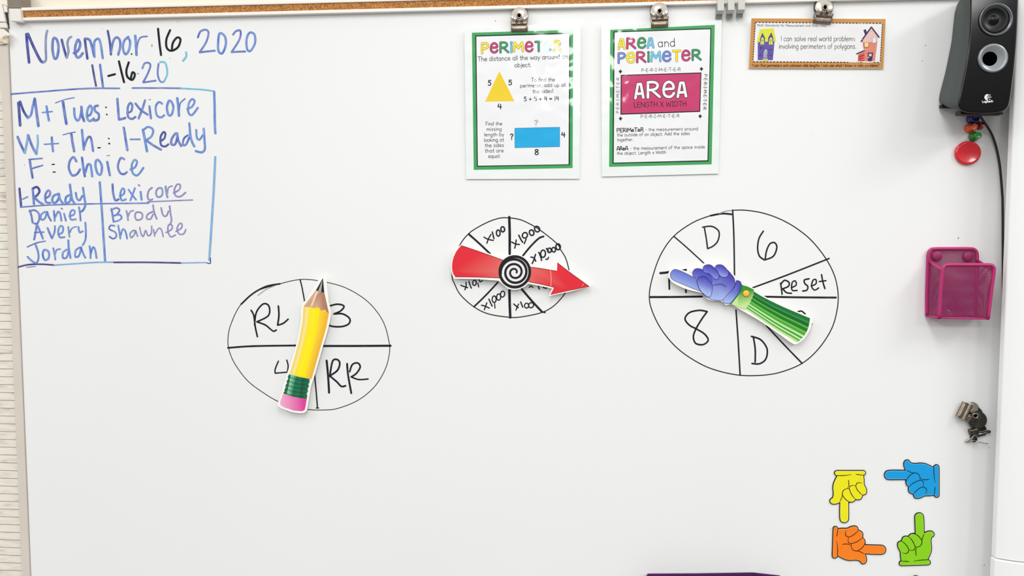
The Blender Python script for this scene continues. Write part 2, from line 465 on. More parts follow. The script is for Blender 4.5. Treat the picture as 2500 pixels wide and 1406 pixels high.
def text(mb, s, p0, p1, h, w, col, d):
    A = sum(glyph(c)[0] for c in s); L = math.hypot(p1[0] - p0[0], p1[1] - p0[1]); k = L / A
    ux, uy = (p1[0] - p0[0]) / L, (p1[1] - p0[1]) / L; vx, vy = uy, -ux; x = 0
    for c in s:
        letter(mb, c, lambda a, b, x=x: (p0[0] + ux * (x + a) * k + vx * b * h, p0[1] + uy * (x + a) * k + vy * b * h), w, d, col)
        x += glyph(c)[0]


def fat(mb, z, spec, w, d, line=1.6, edge=(40, 40, 48), tilt=0.0):
    """chunky title letters: (char, x0, ytop, x1, ybottom, colour) in close-up coordinates"""
    for pas in (0, 1):
        for ch, x0, y0, x1, y1, col in spec:
            adv, st = glyph(ch)
            xs = [p[0] for t, q in st for p in q]; ys = [p[1] for t, q in st for p in q]
            a, b, c, e_ = min(xs), max(xs), min(ys), max(ys); m = w * z.k / 2
            def to(px, py):
                fx = (px - a) / ((b - a) or 1) if b - a > .02 else .5
                fy = (py - c) / (e_ - c)
                return z(x0 + m + fx * (x1 - x0 - 2 * m), y1 - m - fy * (y1 - y0 - 2 * m) + tilt * (fx - .5))
            letter(mb, ch, to, w + (line if pas == 0 else 0), (lambda x, y, q=pas: d(x, y) + q * .00006), edge if pas == 0 else col)


# ---------------------------------------------------------------- the wall
zc = board_point(600, 40)
RD = .0085
RZ = lambda py, d=RD: board_point(600, py, d).z
XL = board_point(22, 80).x
bz_top, bz_bot = RZ(12), .84
XR = board_point(2500, 300).x + .22

w = MB(); w.box((XL - 2.5, .0225, 0), (XR + 3.0, .10, 2.95)); tag(w.build('wall_back', M['wall_cream']), kind='structure')
p = MB(); p.box((XL - .62, .0185, .62), (XL - .018, .0222, board_point(0, 230).z)); tag(p.build('bulletin_paper', M['plank_print']), 'white wood plank patterned paper on the wall left of the whiteboard', 'wall paper')

# ---------------------------------------------------------------- whiteboard
wb = empty('whiteboard', ((XL + XR) / 2, 0, bz_bot), 'large wall mounted whiteboard covered with marker writing and magnets', 'whiteboard')
b = MB(); b.box((XL, 0, bz_bot), (XR, .014, bz_top)); b.build('panel', M['board_white'], wb)
fw = .0178
b = MB(); b.box((XL - fw, -.004, bz_bot - .02), (XL - .0013, .0215, board_point(10, 104).z)); b.build('side_frame', M['frame_beige'], wb, bevel=.0012)
b = MB(); b.box((XL, -.006, bz_bot - .02), (XR, .0215, bz_bot)); b.build('bottom_frame', M['frame_beige'], wb, bevel=.0012)
x0, x1 = board_point(52, 46, RD).x, XR
b = MB()
zA, zB, zC, zD = RZ(37.3), RZ(28.9), RZ(12.2), RZ(4.0)
b.box((x0, -RD, zA), (x1, .0215, zB)); b.box((x0, -RD, zC), (x1, .0215, zD)); b.box((x0, -.003, zB), (x1, .0215, zC))
rail = b.build('map_rail', M['rail_white'], wb, bevel=.0012)
b = MB(); b.box((x0 + .001, -RD + .0022, zB + .0002), (x1, -.0032, zC - .0002)); b.build('cork_strip', M['cork'], rail)
zz = Z(0, 0, 11.717)
b = MB(); b.slab(zz('240,240 580,240 605,620 300,600'), -.02, .0135, (236, 231, 225)); cap = b.build('corner_cap', M['cap_white'], wb, bevel=.0012)
b = MB(); b.slab(zz('170,-320 545,-320 590,225 215,232'), -.02, .0095, (150, 138, 126)); b.build('cap_bracket', M['cap_grey'], cap, bevel=.001)
b = MB(); b.slab(zz('90,330 215,330 262,815 150,800'), -.02, .0012, (46, 54, 44)); b.build('frame_gap', M['gap_green'], wb)
b = MB(); b.slab(zz('-500,-40 40,100 150,625 -480,610'), -.02, .0062, (240, 234, 226)); b.slab(zz('85,150 205,195 205,340 120,350'), -.02, .0052, (240, 234, 226))
o = b.build('hinge_block', M['rail_white'], wb, bevel=.001)
b = MB(); b.slab(zz('-480,640 165,640 205,792 -460,800'), -.02, .0050, (226, 216, 204)); b.build('hinge_block', M['cap_white'], wb, bevel=.001)

# torn paper in the corner
tp = empty('torn_paper', board_point(8, 88, .004), 'torn scraps of white paper at the top left corner of the whiteboard', 'paper scrap')
for nm, s_, d0, mt in (('white_scrap', '-120,800 60,830 130,850 190,905 262,985 262,1015 120,1022 210,1070 110,1075 60,1130 0,1120 -120,1140', .0086, 'paper_white'), ('beige_scrap', '-120,1130 0,1132 45,1150 110,1072 222,1085 215,1238 90,1250 0,1282 -120,1300', .0072, 'paper_beige')):
    b = MB(); b.slab(zz(s_), d0 - .0011, lambda x, y, d0=d0: d0 + .0025 * math.sin(x * .5 + y * .33), (240, 236, 228)); b.build(nm, M[mt], tp)

# ---- marker writing
K = (14, 14, 15, .07)
COL = {'n': (34, 30, 140, .4), 'b': (38, 70, 180, .8), 'm': (46, 104, 198, .8), 'l': (110, 168, 212, .6), 'g': (104, 116, 170, .8), 'p': (132, 112, 178, .62), 'v': (72, 40, 124, .25), 'k': K, 't': (84, 184, 214, .7), 's': (150, 152, 158, .4)}
A = Z(0, 0, 3.8415); B = Z(0, 330, 3.8415); Cz = Z(540, 660, 3.9047); Dz = Z(1080, 510, 5.021); Ez = Z(1570, 500, 3.27)


def writing(name, jobs, label, parent=wb, base=.0003):
    mb = MB()
    for z, txt in jobs:
        for ln in txt.strip().splitlines():
            ln = ln.strip()
            if not ln: continue
            for st in ln.split(';'):
                h, *pp = st.split(); c = h[0]; cl = h.endswith('o'); wd = float(h[1:].rstrip('o'))
                pts = z(' '.join(pp))
                if cl and len(pts) == 4:    # a written zero: top, left, bottom, right
                    cx_, cy_ = sum(p[0] for p in pts) / 4, sum(p[1] for p in pts) / 4
                    ax_, ay_ = (pts[0][0] - pts[2][0]) / 2, (pts[0][1] - pts[2][1]) / 2; bx_, by_ = (pts[1][0] - pts[3][0]) / 2, (pts[1][1] - pts[3][1]) / 2
                    pts = [(cx_ + ax_ * math.cos(t * math.pi / 6) + bx_ * math.sin(t * math.pi / 6), cy_ + ay_ * math.cos(t * math.pi / 6) + by_ * math.sin(t * math.pi / 6)) for t in range(12)]
                if len(pts) == 1: pts = [pts[0], (pts[0][0] + 1, pts[0][1] + .6)]
                mb.stroke(pts, wd / z.k, base, COL[c], closed=cl)
    return tag(mb.build(name, INK, parent), label)


writing('date_writing', [(A, '''
n25 248,320 255,420 272,585;n25 262,318 310,430 375,560 405,583;g20 405,583 430,560 428,450 430,350 442,288
b22o 500,362 491,450 508,543 535,535 548,440 530,368
n22 578,372 600,460 625,540;g20 625,540 642,480 632,410 645,362 668,345
b22 692,498 730,475 752,420 735,372 715,400 703,470 720,535 750,530 775,498
n22 795,363 805,450 819,549;b22 798,362 839,373 862,440 885,531;m20 885,531 883,400 915,362 935,380 948,440 963,545
n20 1010,290 1030,400 1040,510;b20 1040,490 1060,390 1090,350 1120,370 1128,430 1108,512
m20 1205,345 1165,380 1152,450 1175,508 1208,470 1220,390 1195,347;k13 1232,505
m22 1268,335 1275,430 1280,515;b13 1280,490 1292,400 1320,350 1380,340
s10 1425,418 1424,435
k20 1482,270 1495,400 1510,515;k20 1595,283 1560,370 1565,450 1610,475 1670,440 1692,370 1660,352 1622,400 1612,458
t18 1745,490 1745,530 1715,570
b17 1855,350 1880,295 1930,278 1955,310 1930,400 1872,488;b17 1872,490 1940,482 2015,475
m20o 2060,312 2045,400 2050,480 2085,498 2117,420 2108,340
b17 2185,325 2215,290 2255,290 2245,370 2172,486;b17 2172,488 2235,484 2300,482
m19o 2340,307 2312,370 2318,460 2350,475 2392,400 2385,322
n18 865,610 880,700 900,805;b20 938,605 950,700 965,815
k19 1015,712 1078,695;k20 1115,575 1140,680 1163,770;k20 1207,585 1185,660 1195,720 1240,748 1265,700 1242,678 1225,740
s10 1290,688 1298,690
b16 1335,640 1355,595 1395,590 1410,620 1380,700 1342,770;b16 1342,772 1400,765 1460,755
b16 1487,598 1478,690 1500,760 1535,768;t16 1535,768 1568,690 1550,590 1500,582
''')], 'blue and black handwritten date at the top left of the board')
writing('schedule_writing', [(A, '''
b14 105,882 400,858 800,830 1120,828;b14 1240,825 1500,825 1700,828;t14 1700,828 1900,840 2010,855;m21 2008,860 2012,1000 2015,1180 2020,1250
n25 172,965 180,1060 188,1175;n22 188,952 220,1040 260,1105;m20 260,1105 290,1075 305,1000 325,925;b24 325,925 340,1040 360,1180
m12 395,1055 490,1045;m20 435,995 445,1060 458,1130
b9 520,965 600,935 695,915;b24 590,955 605,1060 622,1160
m20 695,1015 700,1090 725,1130 750,1100 765,1020;b22 762,1000 772,1080 788,1135
m20 815,1090 850,1070 862,1020 845,990 820,1030 815,1100 840,1135 880,1110
b20 918,990 888,1000 892,1040 925,1070 920,1120 880,1130
k13 992,1005;k13 1000,1072
b21 1100,925 1108,1030 1115,1118;b21 1115,1120 1145,1115 1175,1105
b19 1192,1058 1230,1040 1240,985 1220,965 1198,1010 1200,1090 1235,1115 1270,1095
b19 1270,970 1320,1030 1385,1075;b19 1360,940 1335,1020 1300,1110
b19 1400,995 1415,1110;s8 1398,935 1412,932
m18 1520,972 1490,957 1460,1000 1470,1080 1510,1100 1540,1080
m20o 1580,952 1565,1010 1580,1078 1610,1070 1625,1000 1600,947
m22 1662,920 1672,1000 1678,1085;b12 1680,1050 1690,970 1735,925
m18 1755,1020 1800,1000 1825,950 1800,930 1770,970 1765,1050 1800,1078 1855,1010
'''), (B, '''
b22 165,15 200,100 232,165;l20 232,165 250,80 262,-2;b22 262,-2 300,100 340,175;l18 340,175 354,80 352,2
m12 415,85 548,77;m20 485,20 490,90 497,150
b9 590,-3 650,-20 705,-30;b22 668,-12 680,70 695,150
m21 768,-50 778,50 785,135;b20 790,105 818,30 845,15 860,60 872,148
k11 918,118 940,117;k12 1018,30;k15 1022,77
b21 1160,-72 1175,20 1194,140;m14 1222,38 1312,38
m22 1340,-52 1360,50 1378,150;m18 1345,-52 1390,-78 1435,-50 1420,10 1370,45;b20 1370,45 1430,90 1510,135
n18 1503,55 1540,30 1550,-18 1530,-28 1505,20 1510,90 1548,105 1578,85
b20 1645,-18 1612,30 1605,80 1640,85 1662,20 1660,-20;b20 1660,-20 1672,50 1698,102
b18 1762,0 1725,30 1715,90 1745,85 1775,20;m20 1775,-112 1785,0 1800,60 1822,105
m18 1840,-50 1845,20 1870,42 1900,0;m20 1910,-62 1917,40 1920,130 1890,160 1835,148
b13 270,228 395,217;b20 280,240 290,310 305,400;b13 290,315 340,300 400,282
k10 487,275 510,272;k10 497,345 518,345
b20 715,245 690,205 655,240 645,310 675,375 720,365 750,320
b20 768,210 780,300 795,385;m20 800,350 820,280 845,275 855,310 864,385
m20o 900,240 925,235 955,290 945,365 915,357 895,290
b20 1005,250 1030,375;s9 1003,192 1028,188
b18 1165,225 1130,215 1105,290 1125,350 1160,365 1190,345
m18 1222,322 1265,300 1285,250 1260,232 1235,280 1245,355 1290,375 1345,305
''')], 'blue handwritten weekday schedule in the boxed left part of the board')
writing('name_list', [(B, '''
l21 2018,205 2005,500 1980,900 1962,1170
m20 935,440 950,640 967,900 985,1178
b12 190,675 450,655 800,645 1100,640 1395,637
n21 182,500 190,590 197,660;b12 210,600 260,577
b20 305,500 312,570 318,648;n20 308,500 345,485 370,520 350,560 322,580;m20 322,580 360,620 405,648
b18 422,592 460,570 470,535 450,517 425,560 430,625 470,635
m20 550,548 500,570 490,620 520,632 550,590 552,550 562,600 595,645
m19 655,560 620,580 615,630 650,625 665,580;m20 655,462 665,540 675,600 700,640
m18 710,540 720,590 745,610 770,570;m19 778,492 790,580 800,650 780,700 750,720
b19 1055,460 1060,540 1080,608 1112,600
m16 1122,572 1160,550 1165,512 1147,500 1128,550 1140,610 1180,600
m16 1205,510 1240,560 1275,605;m16 1265,495 1245,550 1222,610
m18 1318,530 1328,605;b12 1298,465 1310,475
p16 1425,492 1395,520 1383,575 1400,607 1430,600
g16o 1480,500 1462,540 1480,580 1520,560 1518,500
g18 1553,480 1560,540 1570,582;p12 1570,545 1580,492 1615,475
p15 1628,542 1680,510 1690,467 1660,462 1635,510 1645,565 1690,575 1740,537
p11 1382,625 1600,615 1800,607;p12 1800,607 1806,608
b17 280,705 295,760 305,820;b16 275,715 320,702 360,730 368,780 350,825 320,828
m16 422,717 385,745 385,790 420,780 440,720;b16 442,717 455,760 478,802
m16 505,710 512,802;m16 515,772 545,717 565,740 575,802
b15 600,735 618,802;b12 572,685 585,692
m16 650,758 690,745 700,712 675,702 655,740 665,790 710,788
b16 740,675 750,740 755,800
b18 345,845 335,900 320,978;m18 350,842 375,900 402,970;b13 325,912 410,908
b18 445,870 465,920 487,967;m16 487,967 510,910 515,852
m16 545,932 585,910 590,862 565,852 545,900 560,955 605,955
g16 640,860 650,952;m12 655,912 675,872 715,857
m16 735,860 745,910 775,900;m16 800,820 805,900 800,980 775,1030
b12 255,1048 340,1010 425,993;m17 330,1020 355,1090 360,1150 340,1198 300,1180 258,1140
m18o 415,1075 400,1120 420,1170 455,1150 455,1092
m17 500,1060 510,1110 518,1165;m14 515,1122 530,1077 565,1067
m17 628,1072 590,1100 590,1150 625,1145 645,1082;m18 640,985 645,1060 660,1150
m17 750,1052 710,1080 705,1140 740,1130 760,1062;m17 760,1050 775,1100 800,1148
m17 840,1040 848,1100 848,1152;m17 850,1112 870,1052 890,1070 905,1150
b16 1045,690 1055,750 1065,812;b15 1040,702 1090,682 1120,702 1092,745 1060,755;m15 1060,755 1120,745 1140,775 1110,800 1067,810
g15 1185,710 1195,750 1200,797;p13 1200,762 1220,717 1250,707
p14o 1280,722 1265,760 1285,795 1330,780 1330,732
p14 1430,717 1385,742 1375,780 1410,785 1435,742;p15 1435,655 1445,720 1470,785
p14 1510,680 1530,750 1560,755 1580,712;p15 1590,665 1600,740 1608,800 1592,838
b14 1075,850 1035,847 1025,880 1080,910 1090,950 1060,970 1025,950
m15 1108,845 1120,910 1128,970;m15 1130,942 1150,882 1175,900 1192,970
g14 1255,890 1220,920 1230,960 1260,930 1270,892 1290,947
p13 1310,865 1325,930 1345,947 1365,892 1388,942 1418,920 1422,852
p12 1440,885 1450,947;p12 1455,922 1490,872 1515,890 1530,950
p13 1558,912 1610,880 1610,842 1580,842 1575,900 1600,952 1645,935
p13 1650,902 1700,870 1705,832 1680,832 1660,880 1680,925 1720,925 1742,885
v15 175,1235 270,1213 400,1210 510,1218;g9 250,1238 330,1230;l13 510,1218 700,1205 900,1192 1070,1190
v15 1070,1192 1400,1192 1700,1198;l11 1700,1198 1930,1193;v9 1938,1197 1972,1200 1972,1150
''')], 'blue and purple handwritten table of names in the lower half of the box')
writing('drawn_wheel', [(Cz, '''
k7o 820,86 1000,112 1200,172 1400,300 1540,480 1600,680 1602,800 1560,950 1460,1110 1300,1240 1100,1318 950,1331 820,1325 680,1300 540,1248 400,1165 250,1050 130,890 75,760 65,650 90,520 180,335 330,202 550,131 700,94
k15 190,322 300,222 430,152 560,128;s8 350,238 430,180 500,150
k17 65,738 300,722 700,716;k20 700,716 940,720 1300,720 1615,718
k12 752,88 770,160 795,295;k13 885,935 905,1150 918,1312;k10 905,1312 930,1312
k15 285,380 310,430 325,540 345,632;k15 318,520 335,400 400,320 455,340 450,430 340,490;k15 340,490 420,520 470,560 500,580 525,568
k16 545,340 550,430 538,520;k15 538,522 590,505 638,465
k16 1040,337 1110,322 1170,340 1140,385 1075,415;k16 1075,415 1160,415 1225,460 1215,510 1150,535 1070,535 1025,522
k13 545,865 515,940 515,980;k13 515,980 570,975 630,970;k13 630,970 638,910 625,855
k20 1005,860 1015,960 1025,1100 1028,1165;k17 1035,1010 1060,870 1100,848 1130,880 1110,950 1040,1003;k17 1040,1010 1100,1060 1145,1105 1185,1100
k18 1200,890 1210,1000 1240,1170;k16 1225,965 1250,898 1300,882 1325,920 1290,980 1240,1015;k14 1240,1015 1310,1040 1400,1035
''')], 'black hand drawn four part wheel under the pencil pointer')
writing('drawn_wheel', [(Dz, '''
k12o 810,109 700,113 560,160 400,245 310,315 230,415 160,560 120,700 120,840 150,920 220,1050 380,1195 560,1285 800,1325 950,1325 1200,1275 1350,1200 1470,1080 1530,980 1560,860 1550,740 1510,600 1450,500 1400,420 1200,260 1050,172 940,127
k31 820,100 825,300 825,550;k31 822,990 825,1150 832,1330
k24 325,310 460,430 585,550;k22 1240,337 1180,362 1080,460 985,575;k20 680,900 530,1060 388,1198;k26 975,985 1100,1130 1220,1260;k20 1225,1262 1258,1268
k15 510,345 560,372 625,385;k15 595,312 563,370 545,420;k17 612,282 632,363;k17o 680,255 665,300 685,330 710,295;k18o 737,217 718,250 740,280 764,250
k16 850,405 900,430 945,435;k16 905,380 897,440 887,480;k18 937,322 960,370 985,408;k17o 1005,288 985,330 1010,355 1047,318;k15 1027,368 1005,425;k18o 1087,258 1070,290 1095,325 1125,290;k18o 1155,213 1133,245 1160,280 1195,250
k17 1085,590 1120,600 1145,640;k17 1142,557 1122,620 1102,668;k17 1182,532 1205,585 1216,630;k17o 1232,503 1208,550 1230,592 1267,548;k15 1302,593 1287,618 1268,615;k18 1275,485 1300,515;k17o 1310,480 1290,508 1312,535 1335,505;k17o 1362,472 1342,500 1365,528 1388,498;k18o 1418,428 1392,462 1418,500 1447,465
k15 225,935 265,950 310,965;k15 290,900 290,950 275,990;k16 325,890 340,935 355,970;k15o 392,875 372,910 392,937 417,902;k14 435,910 445,955;k14 450,865 462,893 490,880
k15 480,1180 520,1190 575,1215;k15 545,1150 530,1190 515,1235;k16 570,1105 590,1150 610,1190;k15o 632,1065 612,1110 635,1145 660,1105;k13 640,1160 645,1215;k15o 690,1042 665,1080 690,1118 715,1078;k15o 740,1008 712,1045 738,1080 763,1040
k16 875,1165 905,1190 930,1210;k14 935,1165 918,1200 902,1240;k16 960,1140 985,1203;k14o 1032,1155 1008,1185 1030,1215 1058,1185;k15o 1090,1148 1058,1180 1085,1210 1118,1180
k15 1065,962 1085,945 1110,962;k16 1175,940 1187,982;k15 1235,960 1268,972 1292,955
''')], 'small black hand drawn eight part wheel under the red arrow')
writing('drawn_wheel', [(Ez, '''
k8 715,43 820,43 960,66 1100,116 1230,190 1350,290 1460,430 1530,570 1558,720 1545,860 1500,1000 1400,1150 1270,1265 1100,1335 950,1360 775,1360 600,1325 450,1265 280,1150 150,1000 70,840 50,720 75,580 140,400 245,250 400,140 540,85
k14 540,86 630,70 715,76;s9 610,68 660,50 715,44
k12 715,42 725,250 730,560;k12 742,840 760,1100 775,1360;k10 247,252 360,350 490,470;k12 875,662 1150,560 1485,428;k15 970,733 1250,738 1540,740;k16 58,736 250,735 470,732;k12 985,965 1120,1110 1270,1265
k11 490,185 505,270 515,350;k11 475,178 550,172 605,212 600,280 565,325 515,350
k12 960,210 925,270 915,350 930,410 970,440;k12 970,440 1040,410 1068,340 1050,302 1012,312 985,370 975,438
k12 1098,625 1105,670 1110,713;k12 1100,632 1130,602 1165,620 1160,650 1115,670;k12 1115,670 1145,700 1185,706
k11 1183,662 1222,640 1215,607 1190,622 1190,680 1230,683;k12 1325,590 1288,600 1292,628 1315,650 1308,680 1275,688;k11 1343,648 1380,630 1380,597 1357,602 1345,650 1370,680 1402,663;k12 1425,557 1437,620 1452,668;k11 1407,612 1460,605
k18 138,545 180,541 235,531;k14 208,590 210,672;k16 300,526 343,519;k14 340,655 343,698
k13 512,852 450,842 370,860 335,910 370,960 425,990 490,1030 520,1080 480,1115 420,1105 402,1050 425,985 470,910 510,855
k13 880,1052 895,1150 895,1255;k13 865,1050 940,1077 990,1150 980,1230 930,1268 870,1266
k12 1235,854 1265,848 1295,872;k8 1350,950 1335,970
''')], 'largest black hand drawn wheel, with Reset and the blue hand')
for px, py, r in ((434, 52, 1.2), (1210, 50, 1.6), (2260, 110, 1.6), (2252, 148, 1.4), (2340, 580, 2.2), (2416, 1092, 1.5), (2403, 1379, 1.6), (2028, 1291, 1.2), (60, 402, 1.2), (415, 142, 1.1), (250, 70, 1.0), (1980, 330, 1.0)):
    sp = MB(); sp.stroke([(px, py), (px - .6, py + r)], r, .0003, (110, 108, 112, .3), cap=True); sp.build('marker_speck', INK, wb)

# ---------------------------------------------------------------- pencil pointer
def pivot(root, px, py, d1, r=.009):
    c = board_point(px, py, 0); q = MB(); q.lathe([(r, .0004), (r, d1)], (c.x, 0, c.z), n=24); q.build('magnetic_pivot', M['card_edge'], root)


lead = Cz('970,72 983,212 960,208 930,200 902,190')
wood = Cz('902,190 930,200 960,208 983,212 1005,310 1027,408 1012,402 1000,390 990,374 975,378 955,383 942,372 935,358 915,349 900,358 880,361 862,352 850,344 835,352 815,352 800,346 785,345 840,270')
bl = [(785, 345), (775, 500), (740, 680), (700, 830), (655, 985)]; br = [(1027, 408), (1000, 550), (950, 720), (905, 880), (860, 1032)]
body = [Cz(*p) for p in bl] + Cz('700,1003 740,1015 800,1026') + [Cz(*p) for p in br[::-1]] + Cz('1012,402 1000,390 990,374 975,378 955,383 942,372 935,358 915,349 900,358 880,361 862,352 850,344 835,352 815,352 800,346')
ferr = Cz('645,990 634,1020 640,1030 622,1060 628,1072 610,1105 616,1115 600,1145 604,1155 592,1172 680,1202 760,1218 815,1226 822,1190 814,1180 830,1145 822,1135 838,1100 830,1090 845,1058 838,1048 852,1036 800,1026 740,1015 690,1003')
eras = Cz('592,1172 568,1235 560,1270 575,1292 600,1304 690,1335 770,1342 795,1330 803,1300 815,1226 760,1218 680,1202')
sil = Cz('970,72 1005,310 1027,408 1000,550 950,720 905,880 860,1032 838,1100 822,1190 803,1300 795,1330 770,1342 690,1335 600,1304 575,1292 560,1270 592,1172 645,990 700,830 740,680 775,500 785,345 840,270')
pp = empty('pencil_pointer', board_point(762, 850, .005), 'yellow pencil shaped cardboard pointer with pink eraser on the left wheel', 'spinner')
d = .010
q = MB(); q.slab(smooth(inset(sil, 4.8), True, 3), d - .0022, d, (250, 248, 240)); q.build('card_backing', M['card_edge'], pp)
q = MB(); q.poly(lead, d + .0002, (44, 48, 54)); q.poly(Cz('966,90 952,205 925,197'), d + .0004, (176, 176, 174)); q.poly(Cz('968,86 958,206 975,211'), d + .0004, (30, 34, 40)); q.build('lead_tip', PS, pp)
q = MB(); q.poly(wood, d + .0002, [(214, 170, 142) if x < Cz(940, 0)[0] else (176, 126, 100) for x, y in wood]); q.poly(Cz('905,200 925,200 870,340 850,340'), d + .0004, (238, 214, 194)); q.build('wood_tip', PS, pp)
q = MB(); q.poly(body, d + .0002, (255, 222, 36))
for tl, tr, bl_, br_, c1, c2 in (((787, 348), (832, 352), (655, 984), (697, 1001), (246, 212, 92), (252, 236, 170)), ((832, 352), (880, 361), (697, 1001), (740, 1014), (252, 226, 60), (255, 236, 30)), ((880, 361), (940, 372), (740, 1014), (800, 1025), (255, 240, 10), (255, 228, 20)), ((940, 372), (1024, 408), (800, 1025), (860, 1030), (255, 214, 50), (240, 178, 44))):
    L = []; R = []
    for i in range(5):
        f = i / 4; yy = bl[i]; rr = br[i]
        def on(fr, i=i): return (bl[i][0] + (br[i][0] - bl[i][0]) * fr, bl[i][1] + (br[i][1] - bl[i][1]) * fr)
        fa = (tl[0] - 785) / 242 * (1 - f) + (bl_[0] - 655) / 205 * f; fb = (tr[0] - 785) / 242 * (1 - f) + (br_[0] - 655) / 205 * f
        a_, b_ = on(fa), on(fb)
        if i == 0: a_, b_ = tl, tr
        L.append(Cz(*a_)); R.append(Cz(*b_))
    for i in range(4):
        q.poly([L[i], R[i], R[i + 1], L[i + 1]], d + .0004, [c1, c2, c2, c1])
q.build('pencil_body', PS, pp)
q = MB(); q.poly(ferr, d + .0002, (24, 116, 78))
for i in range(5):
    y0 = 990 + i * 38; xs = 645 - i * 12
    q.stroke(Cz(f'{xs-2},{y0+22} {xs+70},{y0+48} {xs+190},{y0+66}'), 5 / 3.9, d + .0005, (14, 74, 52))
q.poly(Cz('665,998 715,1012 672,1198 625,1182'), d + .0004, [(150, 214, 180), (40, 140, 96), (40, 140, 96), (150, 214, 180)])
q.poly(Cz('770,1022 830,1032 800,1222 745,1214'), d + .00035, [(14, 84, 58), (30, 110, 72), (30, 110, 72), (14, 84, 58)])
q.build('ferrule', PS, pp)
q = MB(); q.poly(eras, d + .0002, [(tuple(int(a + (b_ - a) * max(0, min(1, (x - Cz(560, 0)[0]) / 62))) for a, b_ in zip((246, 178, 214), (222, 62, 152)))) for x, y in eras]); q.build('eraser', PS, pp)
pivot(pp, 757, 846, d - .002)

# ---------------------------------------------------------------- red arrow pointer
ap = empty('arrow_pointer', board_point(1257, 664, .005), 'red arrow shaped cardboard pointer with a black spiral hub', 'spinner')
tail = Dz('232,448 480,532 745,628 720,770 700,845 430,835 158,832 135,800 122,760 118,705 122,650 138,590 165,530 196,486')
shaft = Dz('1060,708 1200,728 1405,762 1410,655 1560,775 1805,950 1560,998 1325,1050 1370,960 1200,920 1050,890')
outl = Dz('232,432 480,512 730,605 790,572 888,560 980,575 1050,640 1090,700 1200,715 1390,745 1398,632 1560,760 1832,945 1560,1016 1305,1068 1345,975 1200,945 1055,915 1010,955 940,985 880,995 800,978 740,925 690,880 430,860 145,855 122,815 110,770 104,710 108,650 124,585 150,525 185,476')
q = MB(); q.slab(outl, d - .0022, d, (250, 246, 238)); q.build('card_backing', M['card_edge'], ap)
def redgrad(pts):
    out = []
    hx = Dz(888, 770)
    for x, y in pts:
        f = math.hypot(x - hx[0], y - hx[1]) / 60; f = max(0, min(1, f - .6))
        out.append(tuple(int(a + (b_ - a) * f) for a, b_ in zip((226, 108, 100), (226, 38, 54))))
    return out
q = MB(); q.poly(tail, d + .0002, redgrad(tail)); q.stroke(Dz('232,448 480,532 745,628'), 1.4, d + .0004, (150, 28, 52)); q.stroke(Dz('158,832 430,835 700,845'), 1.4, d + .0004, (150, 28, 52)); q.build('arrow_tail', PS, ap)
q = MB(); q.poly(shaft, d + .0002, redgrad(shaft))
q.stroke(Dz('1075,712 1200,728 1405,762'), 1.4, d + .0004, (150, 28, 52)); q.stroke(Dz('1410,660 1560,775 1800,950'), 1.4, d + .0004, (150, 28, 52)); q.stroke(Dz('1800,950 1560,998 1330,1048'), 1.2, d + .0004, (176, 30, 50)); q.stroke(Dz('1060,892 1200,920 1370,960'), 1.4, d + .0004, (150, 28, 52))
q.stroke(Dz('1322,745 1335,850 1328,945'), 1.3, d + .0005, (250, 190, 170)); q.stroke(Dz('1735,915 1710,950'), .8, d + .0005, (250, 190, 180)); q.build('arrow_head', PS, ap)
q = MB(); hub = [Dz(888 + 200 * math.cos(t * math.pi / 24), 770 + 203 * math.sin(t * math.pi / 24)) for t in range(48)]
q.poly(hub, d + .0006, (238, 236, 240))
q.stroke([Dz(888 + 183 * math.cos(t * math.pi / 20), 770 + 187 * math.sin(t * math.pi / 20)) for t in range(40)], 33 / 5.021, d + .0008, (16, 14, 16), closed=True, n=2)
spl = []
for i in range(90):
    f = i / 89; th = -.2 + f * 2 * math.pi * 2.55; r = 24 + 150 * f
    spl.append(Dz(886 + r * math.cos(th), 775 - r * math.sin(th)))
q.stroke(spl, 29 / 5.021, d + .0010, (16, 14, 16), n=2, taper=lambda f: .75 + .35 * f)
q.build('spiral_hub', PS, ap)
pivot(ap, 1257, 664, d - .002)

# ---------------------------------------------------------------- blue hand pointer
hp = empty('hand_pointer', board_point(1800, 738, .005), 'blue pointing hand cardboard pointer with a green striped sleeve', 'spinner')
outl = smooth(Ez('205,540 225,512 265,505 330,525 395,550 385,520 425,492 470,488 485,468 545,462 590,472 640,465 690,515 730,565 745,600 785,612 795,635 890,668 900,690 965,728 1100,798 1230,852 1342,898 1345,960 1300,1050 1235,1108 1190,1105 1100,1042 950,938 800,850 780,838 705,795 660,800 625,768 560,765 510,750 470,705 350,675 245,625 205,580'), True, 3)
q = MB(); q.slab(outl, d - .0022, d, (236, 248, 250)); q.build('card_backing', M['card_edge'], hp)
DB, LB = (50, 46, 160), (168, 192, 240)
def hg(cx, cy, dark=DB, light=LB, dirx=-.35, diry=.94, r=30):
    def f(x, y):
        k = ((x - cx) * dirx + (y - cy) * diry) / r * .66 + .5; k = max(0, min(1, k))
        return tuple(int(a + (b_ - a) * k) for a, b_ in zip(dark, light))
    return f
def blob(mb, s_, dd, dark=DB, light=LB, dirx=-.35, diry=.94, mid=None):
    pts = smooth(Ez(s_), True, 5); cx = sum(p[0] for p in pts) / len(pts); cy = sum(p[1] for p in pts) / len(pts)
    r = max(math.hypot(x - cx, y - cy) for x, y in pts) * .8
    f = hg(cx, cy, dark, light, dirx, diry, r)
    mb.fan(pts, (cx, cy), dd, f, mid or f(cx, cy))
    mb.stroke(pts, 3.0 / 3.27, dd + .0001, (44, 36, 140), closed=True, n=1)
q = MB()
blob(q, '222,540 245,517 275,518 350,550 440,600 470,640 470,690 430,680 330,640 240,600 218,570', d + .0002, (70, 74, 190), (186, 214, 246))
